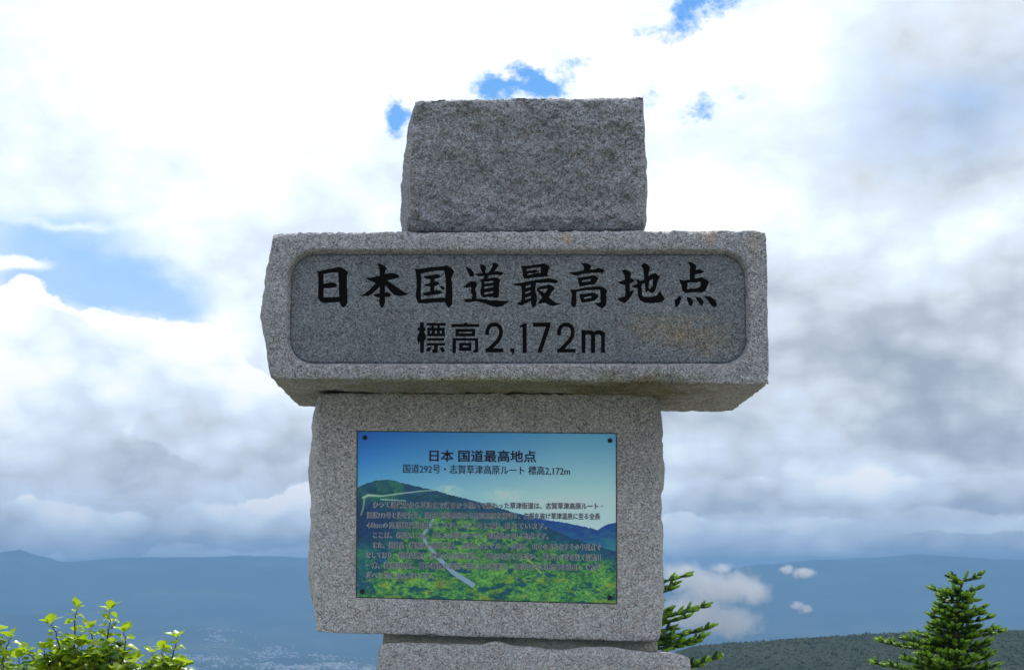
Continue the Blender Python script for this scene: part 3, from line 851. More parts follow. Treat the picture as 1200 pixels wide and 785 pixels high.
m_ink = simple('dark_blue_ink', (0.018, 0.012, 0.050), 0.5, spec=0.3)
m_halo = simple('pale_ink_outline', (0.46, 0.50, 0.54), 0.5, spec=0.3)
def text_obj(name, body, x0, x1, ybase0, ybase1, hpx, mat, dy, shifts=((0, 0),), res=2):
    """one printed line set from pixel x0 to x1, baseline from ybase0 to ybase1, capital height hpx pixels"""
    cu = bpy.data.curves.new(name, 'FONT')
    cu.body = body
    cu.size = 1.0
    cu.resolution_u = res
    tmp = bpy.data.objects.new(name, cu)
    COL.objects.link(tmp)
    bpy.context.view_layer.update()
    dg = bpy.context.evaluated_depsgraph_get()
    me = bpy.data.meshes.new_from_object(tmp.evaluated_get(dg))
    bpy.data.objects.remove(tmp)
    n = len(me.vertices)
    co = np.empty(n * 3, np.float32)
    me.vertices.foreach_get('co', co)
    co = co.reshape(n, 3)
    xmin, xmax = co[:, 0].min(), co[:, 0].max()
    t = (co[:, 0] - xmin) / (xmax - xmin)
    A0, A1 = plate_pt(x0, ybase0, dy), plate_pt(x1, ybase1, dy)
    up = (plate_pt(x0, ybase0 - hpx, dy) - A0).z
    q = np.stack([A0.x + t * (A1.x - A0.x), np.full(n, YP + dy), A0.z + t * (A1.z - A0.z) + (co[:, 1] + 0.08) / 0.92 * up], 1)
    if len(shifts) > 1:
        # several impressions a fraction of a stroke apart make the stroke bolder
        px1 = YP / FPX
        loops = np.empty(len(me.loops), np.int32); me.loops.foreach_get('vertex_index', loops)
        ls = np.empty(len(me.polygons), np.int32); me.polygons.foreach_get('loop_start', ls)
        VV, LL, SS = [], [], []
        for i, (ax, az_) in enumerate(shifts):
            VV.append(q + [ax * px1, -0.00004 * i, az_ * px1])
            LL.append(loops + n * i); SS.append(ls + len(loops) * i)
        bpy.data.meshes.remove(me)
        me = bpy.data.meshes.new(name)
        VV, LL, SS = np.concatenate(VV), np.concatenate(LL), np.concatenate(SS)
        me.vertices.add(len(VV)); me.vertices.foreach_set('co', VV.astype(np.float32).ravel())
        me.loops.add(len(LL)); me.loops.foreach_set('vertex_index', LL.astype(np.int32))
        me.polygons.add(len(SS)); me.polygons.foreach_set('loop_start', SS.astype(np.int32))
        me.update(calc_edges=True)
    else:
        me.vertices.foreach_set('co', q.astype(np.float32).ravel())
    me.update()
    me.materials.clear()
    return add_obj(name, me, mat, plate)

text_obj('heading_text', '日本 国道最高地点', 503.5, 628, 540.5, 541.5, 13.5, m_ink, -0.0010, ((-0.35, 0.15), (0.35, 0.15), (0, -0.3), (0, 0)))
text_obj('subheading_text', '国道292号・志賀草津高原ルート 標高2,172m', 472.5, 668, 554, 557, 10.5, m_ink, -0.0010, ((-0.12, 0), (0.12, 0)))
LINES = [
 (438, 706, 595.2, 596.6, 'かつて善光寺から草津まで行きかう旅人で賑わった草津街道は、志賀草津高原ルート・'),
 (431, 703, 607.0, 608.6, '国道292号と姿を変え、湯田中渋温泉郷から志賀高原を横切り、白根を抜け草津温泉に至る全長'),
 (430.5, 640, 618.6, 620.0, '46kmの高原観光道路として多くの人々に親しまれています。'),
 (438, 642, 630.4, 631.6, 'ここは、標高2,172m。日本の国道の中で、最標高の高い地点です。'),
 (438, 703, 642.0, 644.6, 'また、長野県・群馬県の県境に接し、尾根をまたぐルートの東西、山々の峰をなすその中間点で'),
 (430, 703, 653.8, 656.6, 'なしており、長野県側は、渋峠の分水嶺を発し、千曲川を経て日本海へ、横手山の背を経て信濃川'),
 (430, 703, 665.6, 668.2, '一方、群馬県側は、日本有数の清流で知られる吾妻川・白砂川から利根川を経由して太平'),
 (430, 508, 677.2, 678.4, '洋へと流れ込んでいます。'),
]
for (x0, x1, y0, y1, s) in LINES:
    text_obj('body_text_outline', s, x0 - 0.5, x1 + 0.5, y0, y1, 7.4, m_halo, -0.0006, ((-0.35, -0.25), (0.35, -0.25), (-0.35, 0.3), (0.35, 0.3)), 1)
    text_obj('body_text', s, x0, x1, y0, y1, 7.4, m_ink, -0.0011, ((0, 0),), 1)
# bolts in the corners of the plate
m_bolt = simple('dark_bolt_metal', (0.02, 0.022, 0.025), 0.45, spec=0.5, metal=0.6)
bmB = bmesh.new()
bmesh.ops.create_cone(bmB, cap_ends=True, segments=16, radius1=0.0062, radius2=0.0048, depth=0.005, matrix=Matrix.Rotation(R(90), 4, 'X'))
bmesh.ops.create_cone(bmB, cap_ends=True, segments=6, radius1=0.0022, radius2=0.0022, depth=0.0012, matrix=Matrix.Translation((0, -0.0029, 0)) @ Matrix.Rotation(R(90), 4, 'X'))
meB = bpy.data.meshes.new('bolt'); bmB.to_mesh(meB); meB.materials.append(m_bolt)
for (px, py) in ((427.5, 512.5), (715, 516), (714.5, 700), (424.5, 692.5)):
    o = add_obj('bolt', meB, None, plate)
    o.location = plate_pt(px, py, -0.0030)

# put the world-space meshes into the monument's frame
def unworld(o):
    for c in o.children:
        if c.name.startswith('bolt'):
            continue
        unworld(c)
for o in list(mono.children):
    o.matrix_parent_inverse = mono_inv
# ------------------------------------------------------------------ terrain
def ground_z(x, y):
    r = np.hypot(x, y)
    p = np.stack([x, y, 0 * x], 1)
    z = -np.maximum(r - 11, 0) * 0.155 * np.clip((r - 11) / 16, 0, 1)
    z = z + 0.02 * fbm(p, 0.8, 3, 0.5, 3) * np.clip(r / 4, 0, 1)
    z = z + fbm(p, 0.012, 4, 0.5, 4) * np.clip((r - 30) / 300, 0, 1) * 14
    plain = -420 + 10 * fbm(p, 0.0008, 4, 0.5, 8)
    # smooth maximum with the far plain
    k = 25.0
    z = np.where(r > 400, np.log(np.exp(np.clip((z - plain) / k, -30, 30)) + 1) * k + plain, z)
    # the dark ridge on the right
    yy = 1250.0
    ax = np.degrees(np.arctan2(x, np.maximum(y, 1)))
    crest = np.interp(ax, [-40, -12, -4.5, 0, 3, 6.8, 10, 13, 18.4, 25, 40, 60],
                      [-300, -220, -120, -85, -60, -39.5, -34, -30, -26, -20, -10, -40]) + 2.0 * fbm(p, 0.01, 4, 0.5, 12)
    dist = r * np.cos(np.arctan2(x, np.maximum(y, 1)) * 0.6)
    front = np.clip((dist - yy), -9e9, 0) * 0.11
    back = np.clip((dist - yy), 0, 9e9) * -0.22
    ridge = crest + front + back + 5 * fbm(p, 0.008, 4, 0.55, 14) * np.clip(np.abs(dist - yy) / 150, 0, 1)
    w = np.clip((r - 250) / 300, 0, 1)
    z = np.where((y > 0) & (r > 250), np.maximum(z, z * (1 - w) + np.maximum(z, ridge) * w), z)
    # mountains beyond the plain
    md = (r - 16500) / 2600.0
    hm = 355 + np.interp(ax, [-30, -19.5, -17.6, -16.2, -13, -10, -7, 7.5, 11, 14.8, 19], [30, -10, 70, -40, 10, 35, 15, -110, -20, 50, -30])
    mt = (hm + EYE + 420) * np.exp(-md * md) * (1 + 0.16 * fbm(p, 0.0006, 5, 0.55, 20) * np.clip(np.abs(md), 0, 1)) + 34 * fbm(p, 0.0014, 5, 0.6, 22)
    hills = np.maximum((230 + 260 * fbm(p, 0.0005, 4, 0.5, 26)) * np.exp(-((r - 13800) / 900.0) ** 2), (120 + 240 * fbm(p, 0.0007, 4, 0.5, 28)) * np.exp(-((r - 11900) / 500.0) ** 2))
    z = np.where(r > 9800, np.maximum(z, -420 + mt), z)
    z = np.where(r > 10800, np.maximum(z, -420 + hills), z)
    return z
azs = np.concatenate([np.arange(-28, 28, 0.16), np.arange(28, 332, 4.0)])
rs = np.concatenate([[0.0], np.geomspace(0.6, 1000, 170), np.arange(1006, 1500, 7.0), np.geomspace(1520, 21500, 150)])
AZ, RS = np.meshgrid(np.radians(azs), rs, indexing='ij')
TX, TY = (RS * np.sin(AZ)).ravel(), (RS * np.cos(AZ)).ravel()
TZ = ground_z(TX, TY)
na, nr = AZ.shape
A, B = np.meshgrid(np.arange(na), np.arange(nr - 1), indexing='ij')
A, B = A.ravel(), B.ravel()
A2 = (A + 1) % na
QT = np.stack([A * nr + B, A * nr + B + 1, A2 * nr + B + 1, A2 * nr + B], 1)
m_ground, N, b = base_mat('ground', 0.95)
b.inputs['Specular IOR Level'].default_value = 0.05
pos = N.n('ShaderNodeNewGeometry').outputs['Position']
ln = N.n('ShaderNodeVectorMath', operation='LENGTH'); N.put(ln.inputs[0], pos)
rr = ln.outputs['Value']
g1, _ = N.noise(pos, 3.0, 6, 0.65); g2, _ = N.noise(pos, 40.0, 4, 0.65)
near = N.mix(g1, (0.20, 0.18, 0.15, 1), (0.10, 0.13, 0.05, 1))
near = N.mix(N.math('MULTIPLY', g2, 0.5), near, (0.30, 0.28, 0.25, 1))
h1, _ = N.noise(pos, 0.09, 7, 0.72); h2, _ = N.noise(pos, 0.012, 5, 0.6)
hillc = N.ramp(N.math('ADD', N.math('MULTIPLY', h1, 0.65), N.math('MULTIPLY', h2, 0.4)), [(0.30, (0.008, 0.014, 0.010, 1)), (0.5, (0.016, 0.024, 0.014, 1)), (0.72, (0.036, 0.040, 0.024, 1))])  # ridge ground colour, lowered to stand for cloud shade
f1, _ = N.noise(pos, 0.0016, 7, 0.65)
farc = N.ramp(f1, [(0.35, (0.012, 0.025, 0.016, 1)), (0.55, (0.03, 0.05, 0.026, 1)), (0.7, (0.07, 0.09, 0.05, 1))])
cc = N.mix(N.maprange(rr, 30, 120), near, hillc)
cc = N.mix(N.maprange(rr, 2500, 6000), cc, farc)
N.put(b.inputs['Base Color'], cc)
terr = add_obj('ground', np_mesh('ground', np.stack([TX, TY, TZ], 1), QT), m_ground, smooth=True, kind='structure',
               label='mountain ground falling away to a wooded ridge, a plain and far blue mountains')
# scrub and dwarf pines on the ridge
rng = np.random.default_rng(5)
def scrub(n):
    ang = np.radians(rng.uniform(-3, 27, n)); rad = rng.uniform(700, 1262, n) ** 1.0
    x, y = rad * np.sin(ang), rad * np.cos(ang)
    z = ground_z(x, y)
    s = rng.gamma(1.6, 0.22, n) + 0.40
    ph = rng.uniform(0, 6.28, n)
    k = 5
    V, F = [], []
    ring = []
    for i in range(k):
        a = ph + i * 2 * math.pi / k
        rj = s * rng.uniform(0.7, 1.2, n)
        ring.append(np.stack([x + np.cos(a) * rj, y + np.sin(a) * rj, z - 0.3 + s * rng.uniform(0, 0.5, n)], 1))
    topv = np.stack([x + 0.3 * s * rng.normal(size=n), y, z + s * rng.uniform(0.5, 1.1, n)], 1)
    V = np.stack(ring + [topv], 1).reshape(-1, 3)
    base = np.arange(n) * (k + 1)
    F = np.concatenate([np.stack([base + i, base + (i + 1) % k, base + k], 1) for i in range(k)])
    return V, F
sv, sf = scrub(42000)
m_scrub, N, b = base_mat('scrub', 0.9)
b.inputs['Specular IOR Level'].default_value = 0.05
oi = N.n('ShaderNodeTexCoord').outputs['Object']
q1, _ = N.noise(oi, 0.16, 5, 0.7)
N.put(b.inputs['Base Color'], N.ramp(q1, [(0.25, (0.006, 0.012, 0.006, 1)), (0.5, (0.010, 0.017, 0.007, 1)), (0.75, (0.020, 0.024, 0.012, 1))]))  # dark conifer greens, lowered further to put cloud shade into the colour
add_obj('hillside_scrub', np_mesh('hillside_scrub', sv, sf), m_scrub, kind='stuff', label='dark scrub and dwarf pine covering the ridge on the right, colour darkened further for cloud shade', cat='scrub')

# the town far down on the plain
def town(n):
    V, F = [], []
    cents = [(232, 772, 30, 3.5), (300, 776, 34, 5), (318, 766, 20, 2), (372, 770, 16, 3), (395, 779, 22, 4), (255, 764, 20, 1.5), (350, 783, 40, 3), (210, 783, 20, 2), (430, 786, 8, 4), (150, 785, 60, 6), (900, 800, 40, 6), (-100, 780, 100, 8)]
    k = 0
    cube = np.array([(-1, -1, 0), (1, -1, 0), (1, 1, 0), (-1, 1, 0), (-1, -1, 1), (1, -1, 1), (1, 1, 1), (-1, 1, 1)], float)
    qf = np.array([(0, 1, 5, 4), (1, 2, 6, 5), (2, 3, 7, 6), (3, 0, 4, 7), (4, 5, 6, 7)])
    for i in range(n):
        c = cents[rng.integers(len(cents))] if i % 9 else (rng.uniform(-100, 1300), 778, 40, 8)
        px, py = c[0] + rng.normal() * c[2] * 0.6, c[1] + rng.normal() * c[3] * 0.6
        py = max(py, 761)
        d = ray(px, py); t = -(421.5) / d.z
        x, y = d.x * t, d.y * t
        w, dd, h = rng.uniform(3.5, 8), rng.uniform(3.5, 7), rng.uniform(4, 9)
        if rng.random() < 0.04: w, dd, h = w * 3, dd * 2, h * 1.6
        a = rng.uniform(0, 3.14)
        z = float(ground_z(np.array([x]), np.array([y]))[0])
        q = cube * [w, dd, h]
        q = np.stack([x + q[:, 0] * math.cos(a) - q[:, 1] * math.sin(a), y + q[:, 0] * math.sin(a) + q[:, 1] * math.cos(a), z + q[:, 2]], 1)
        V.append(q); F.append(qf + k); k += 8
    return np.concatenate(V), np.concatenate(F)
tv, tf = town(1500)
m_town = simple('town_walls', (0.36, 0.36, 0.35), 0.7, 0.2, 0.01)
add_obj('distant_town', np_mesh('distant_town', tv, tf), m_town, kind='stuff', label='pale houses of a town far down on the hazy plain', cat='town')

# ------------------------------------------------------------------ plants
def tube(bm, pts, r0, r1, seg=6, mi=0):
    rings = []
    n = len(pts)
    for i, p in enumerate(pts):
        d = (Vector(pts[min(i + 1, n - 1)]) - Vector(pts[max(i - 1, 0)])).normalized()
        a = d.orthogonal().normalized(); c = d.cross(a)
        r = r0 + (r1 - r0) * i / (n - 1)
        rings.append([bm.verts.new(Vector(p) + r * (math.cos(t) * a + math.sin(t) * c)) for t in [2 * math.pi * k / seg for k in range(seg)]])
    for i in range(n - 1):
        for k in range(seg):
            f = bm.faces.new((rings[i][k], rings[i][(k + 1) % seg], rings[i + 1][(k + 1) % seg], rings[i + 1][k]))
            f.material_index = mi; f.smooth = True
    f = bm.faces.new(rings[-1]); f.material_index = mi

def leafy_mat(name, c0, c1, scale, transl=0.35, rough=0.5, spec=0.4):
    m = bpy.data.materials.new(name)
    m.use_nodes = True
    t = m.node_tree
    N = NT(t)
    b = t.nodes['Principled BSDF']
    out = t.nodes['Material Output']
    pos = N.n('ShaderNodeNewGeometry').outputs['Position']
    n1, _ = N.noise(pos, scale, 4, 0.6)
    rnd = N.n('ShaderNodeNewGeometry').outputs['Random Per Island']
    f = N.math('ADD', N.math('MULTIPLY', n1, 0.6), N.math('MULTIPLY', rnd, 0.45))
    col = N.ramp(f, [(0.25, (*c0, 1)), (0.85, (*c1, 1))])
    N.put(b.inputs['Base Color'], col)
    b.inputs['Roughness'].default_value = rough
    b.inputs['Specular IOR Level'].default_value = spec
    tr = N.n('ShaderNodeBsdfTranslucent')
    N.put(tr.inputs[0], N.mix(1.0, col, (1.25, 1.25, 0.55, 1), 'MULTIPLY'))
    mx = N.n('ShaderNodeMixShader')
    mx.inputs[0].default_value = transl
    t.links.new(b.outputs[0], mx.inputs[1]); t.links.new(tr.outputs[0], mx.inputs[2])
    t.links.new(mx.outputs[0], out.inputs[0])
    return m
m_bark = simple('fir_bark', (0.075, 0.055, 0.042), 0.9, 0.4, 40)
m_old = leafy_mat('fir_needles', (0.012, 0.045, 0.010), (0.040, 0.105, 0.016), 18, 0.22)
m_new = leafy_mat('young_fir_needles', (0.11, 0.25, 0.018), (0.25, 0.42, 0.03), 18, 0.35)

def shoot(bm, p, d, L, rad, rnd, mi_fn):
    """one bottle-brush shoot: a slim core and needles all round, pointing forward and up"""
    d = d.normalized()
    a = d.orthogonal().normalized(); c = d.cross(a)
    n = int(62 * L / 0.07)
    # core
    pts = [p + d * (L * t) for t in (0, 0.5, 0.95)]
    rings = []
    for i, q in enumerate(pts):
        r = (0.5, 0.62, 0.35)[i] * rad
        rings.append([bm.verts.new(q + r * (math.cos(t) * a + math.sin(t) * c)) for t in (0, 1.257, 2.513, 3.77, 5.027)])
    for i in range(2):
        for k in range(5):
            f = bm.faces.new((rings[i][k], rings[i][(k + 1) % 5], rings[i + 1][(k + 1) % 5], rings[i + 1][k]))
            f.material_index = mi_fn(i / 2)
    for k in range(n):
        t = rnd.random()
        th = rnd.uniform(0, 2 * math.pi)
        o = math.cos(th) * a + math.sin(th) * c
        o = (o + Vector((0, 0, 0.35))).normalized()
        q = p + d * (L * t)
        ln = rad * rnd.uniform(0.75, 1.25) * (1.0 - 0.35 * t)
        tip = q + (o + d * rnd.uniform(0.35, 0.95)).normalized() * ln * 1.15
        s = (d.cross(o)).normalized() * rad * 0.15
        v = [bm.verts.new(q + s + o * rad * 0.1), bm.verts.new(q - s + o * rad * 0.1), bm.verts.new(tip)]
        f = bm.faces.new(v)
        f.material_index = mi_fn(t)

def fir_branch(base, tip, rnd, old_frac, density=1.0, rad=0.017):
    """a drooping-then-rising branch with side twigs and shoots"""
    bm = bmesh.new()
    v = tip - base
    L = v.length
    side = v.cross(Vector((0, 0, 1)))
    if side.length < 1e-4: side = Vector((1, 0, 0))
    side.normalize()
    n = max(3, int(L / 0.06))
    pts = []
    for i in range(n + 1):
        t = i / n
        q = base + v * t + Vector((0, 0, -0.05 * L * math.sin(math.pi * t))) + side * 0.03 * L * math.sin(5 * t + rnd.random())
        pts.append(q)
    tube(bm, pts, 0.004 + 0.006 * L, 0.002, 5, 0)
    def mi(young):
        return lambda t: 2 if (young and t > 0.12) else 1
    # leading shoot
    shoot(bm, pts[-1], (pts[-1] - pts[-2]) + Vector((0, 0, 0.01)), rnd.uniform(0.06, 0.085), rad, rnd, mi(True))
    for i in range(1, n + 1):
        t = i / n
        q = pts[i]
        d = (pts[i] - pts[i - 1]).normalized()
        if t > 0.3 or rnd.random() < 0.6:
            shoot(bm, pts[i - 1], d, (pts[i] - pts[i - 1]).length * 1.1, rad * 0.95, rnd, mi(False))
        for s in (-1, 1):
            if rnd.random() > density * (0.55 + 0.45 * t): continue
            tl = (1 - t) * L * 0.38 + 0.05
            dv = (d * 0.75 + side * s * rnd.uniform(0.5, 0.95) + Vector((0, 0, rnd.uniform(-0.1, 0.35)))).normalized()
            m = max(1, int(tl / 0.075))
            pq = q.copy()
            for j in range(m):
                last = j == m - 1
                young = last and rnd.random() > old_frac * 0.6
                shoot(bm, pq, dv, rnd.uniform(0.06, 0.085), rad, rnd, mi(young))
                if rnd.random() < 0.6 * density and not last:
                    d2 = (dv + side * rnd.uniform(-0.8, 0.8) + d * 0.5 + Vector((0, 0, rnd.uniform(-0.1, 0.5)))).normalized()
                    shoot(bm, pq + dv * 0.06, d2, rnd.uniform(0.045, 0.065), rad, rnd, mi(rnd.random() > old_frac))
                pq = pq + dv * 0.07
                dv = (dv + Vector((0, 0, 0.10))).normalized()
        if rnd.random() < 0.55 * density and t > 0.2:
            dv = (d * 0.6 + Vector((rnd.uniform(-0.3, 0.3), rnd.uniform(-0.3, 0.3), 0.8))).normalized()
            shoot(bm, q, dv, rnd.uniform(0.04, 0.06), rad, rnd, mi(rnd.random() > old_frac))
    me = bpy.data.meshes.new('branch')
    bm.to_mesh(me); bm.free()
    for mm in (m_bark, m_old, m_new): me.materials.append(mm)
    return me

def fir(trunk_px, Y, tips, fill, seed, label, base_z, group='firs beyond the monument', rad=0.021):
    """trunk_px: list of pixels up the trunk (bottom to top); tips: (tip px, tip py, depth offset, attach row)"""
    rnd = random.Random(seed)
    tp = [at(px, py, Y) for px, py in trunk_px]
    root = empty('fir_tree', (tp[0].x, Y, base_z), label, 'tree', group)
    inv = Matrix.Translation(-Vector(root.location))
    bm = bmesh.new()
    pts = [Vector((tp[0].x, Y, base_z - 0.05))] + tp
    tube(bm, pts, 0.045, 0.004, 8, 0)
    me = bpy.data.meshes.new('trunk'); bm.to_mesh(me); bm.free()
    me.materials.append(m_bark)
    o = add_obj('trunk', me, None, root); o.matrix_parent_inverse = inv
    def on_trunk(z):
        for p, q in zip(pts[:-1], pts[1:]):
            if p.z <= z <= q.z:
                return p.lerp(q, (z - p.z) / (q.z - p.z))
        return pts[-1].copy() if z > pts[-1].z else pts[0].copy()
    def branch(basep, tipp, of, dens=1.0):
        me = fir_branch(basep, tipp, rnd, of, dens, rad)
        b = add_obj('branch', me, None, root); b.matrix_parent_inverse = inv
    for (px, py, dy, ay) in tips:
        tip = at(px, py, Y + dy)
        z = at(px, py + (ay - py) * 0.55, Y).z
        branch(on_trunk(z), tip, 0.25, 1.25)
    for (z0, z1, n, r0, r1) in fill:
        for i in range(n):
            t = (i + rnd.random()) / n
            z = z0 + (z1 - z0) * t
            a = i * 2.399 + rnd.uniform(-0.3, 0.3)
            r = (r0 + (r1 - r0) * t) * rnd.uniform(0.7, 1.05)
            b0 = on_trunk(z)
            branch(b0, b0 + Vector((math.cos(a) * r, math.sin(a) * r, r * rnd.uniform(0.0, 0.28))), 0.5, 0.8)
    # leader
    bm = bmesh.new()
    dtop = (pts[-1] - pts[-2]).normalized()
    shoot(bm, pts[-1] - dtop * 0.05, dtop, 0.08, rad, rnd, lambda t: 2)
    me = bpy.data.meshes.new('leader_shoot'); bm.to_mesh(me); bm.free()
    for mm in (m_bark, m_old, m_new): me.materials.append(mm)
    o = add_obj('leader_shoot', me, None, root); o.matrix_parent_inverse = inv
    return root

YA = 12.0
za = lambda py: at(1122, py, YA).z
fir([(1120, 860), (1120, 785), (1119, 740), (1121, 712), (1125, 690), (1133, 672)], YA,
    [(1146, 675, 0.0, 684), (1120, 681, -0.05, 687), (1118, 677, 0.05, 684), (1096, 691, 0.0, 696), (1144, 690, 0.0, 698), (1110, 695, -.08, 700), (1130, 700, -0.1, 704),
     (1106, 700, 0.05, 706), (1103, 709, -0.08, 714), (1101, 716, -0.15, 722), (1139, 704, 0.1, 709), (1150, 712, 0.0, 720), (1147, 719, -0.1, 726), (1157, 724, -0.05, 732),
     (1094, 722, -0.1, 730), (1098, 731, -.2, 738), (1162, 737, 0.05, 744), (1170, 740, -0.05, 748), (1092, 738, 0.1, 745), (1078, 744, -0.1, 753), (1064, 749, -.15, 758),
     (1034, 752, -0.05, 764), (1050, 754, 0.15, 766), (1072, 757, -0.2, 768), (1154, 752, -0.15, 760), (1152, 758, 0.1, 764), (1158, 768, -0.1, 776), (1165, 780, 0.0, 788),
     (1028, 777, 0.0, 790), (1045, 780, -0.2, 792), (1062, 772, -0.25, 786), (1080, 766, -0.3, 778), (1140, 772, -0.3, 784), (1120, 765, -0.35, 776), (1100, 776, -0.35, 788), (1168, 790, -0.1, 800), (1050, 795, 0, 805)],
    [(za(860), za(716), 84, 0.44, 0.12), (za(720), za(692), 8, 0.12, 0.08)], 4,
    'small bushy fir with bright green tips, standing clear in front of the dark ridge', -0.02)
YC = 9.0
zc = lambda py: at(742, py, YC).z
fir([(742, 860), (742, 760), (741, 700), (740, 650)], YC,
    [(800, 675, 0.0, 690), (783, 691, -0.05, 699), (786, 686, 0.08, 694), (822, 711, 0.0, 728), (805, 716, -0.12, 730), (800, 724, 0.15, 735), (826, 737, 0.0, 754), (818, 747, -0.1, 760),
     (800, 742, 0.12, 754), (782, 737, 0.1, 744), (812, 752, 0.08, 764), (835, 772, 0.0, 790), (815, 780, 0.1, 794), (690, 680, 0, 694), (665, 715, 0, 730), (655, 745, 0, 760), (650, 775, 0, 790)],
    [(zc(860), zc(670), 40, 0.36, 0.12)], 9,
    'fir half hidden behind the monument, branches poking out right of the middle stone', -0.02, rad=0.017)

# broad-leaved shrubs at the left
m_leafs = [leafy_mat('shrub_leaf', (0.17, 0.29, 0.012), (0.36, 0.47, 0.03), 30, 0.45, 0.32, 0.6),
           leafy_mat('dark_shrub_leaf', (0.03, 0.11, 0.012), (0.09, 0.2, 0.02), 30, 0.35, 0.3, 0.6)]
m_twig = simple('shrub_twig', (0.09, 0.06, 0.04), 0.85, 0.3, 60)
def leaf_mesh(w, curl, fold, mat):
    """ovate leaf along +Y with a folded midrib and toothed edge"""
    n = 7
    prof = [0.0, 0.62, 0.95, 1.0, 0.82, 0.5, 0.0]
    V, F = [], []
    for i in range(n):
        t = i / (n - 1)
        y = t
        z = curl * (t * t) * -0.5 + 0.05 * math.sin(6 * t)
        x = prof[i] * w * (1 + (0.06 if i % 2 else -0.03))
        V += [(-x, y, z + fold * x), (-x * 0.5, y + 0.02, z + fold * x * 0.35 + 0.012), (0, y, z), (x * 0.5, y + 0.02, z + fold * x * 0.35 + 0.012), (x, y, z + fold * x)]
    for i in range(n - 1):
        for k in range(4):
            a = i * 5 + k
            F.append((a, a + 1, a + 6, a + 5))
    # petiole
    k = len(V)
    V += [(-0.02, -0.28, 0.03), (0.02, -0.28, 0.03), (0.02, 0.02, 0.0), (-0.02, 0.02, 0.0), (0, -0.28, -0.01), (0, 0.02, -0.03)]
    F += [(k, k + 1, k + 2, k + 3), (k + 1, k + 4, k + 5, k + 2), (k + 4, k, k + 3, k + 5)]
    me = bpy.data.meshes.new('leaf')
    me.from_pydata(V, [], F)
    me.polygons.foreach_set('use_smooth', np.ones(len(F), dtype=bool))
    me.materials.append(mat)
    me.update()
    return me
LEAVES = [leaf_mesh(0.42, 0.5, 0.35, m_leafs[0]), leaf_mesh(0.46, -0.3, 0.5, m_leafs[0]), leaf_mesh(0.40, 1.0, 0.2, m_leafs[0]), leaf_mesh(0.44, 0.4, 0.3, m_leafs[1])]

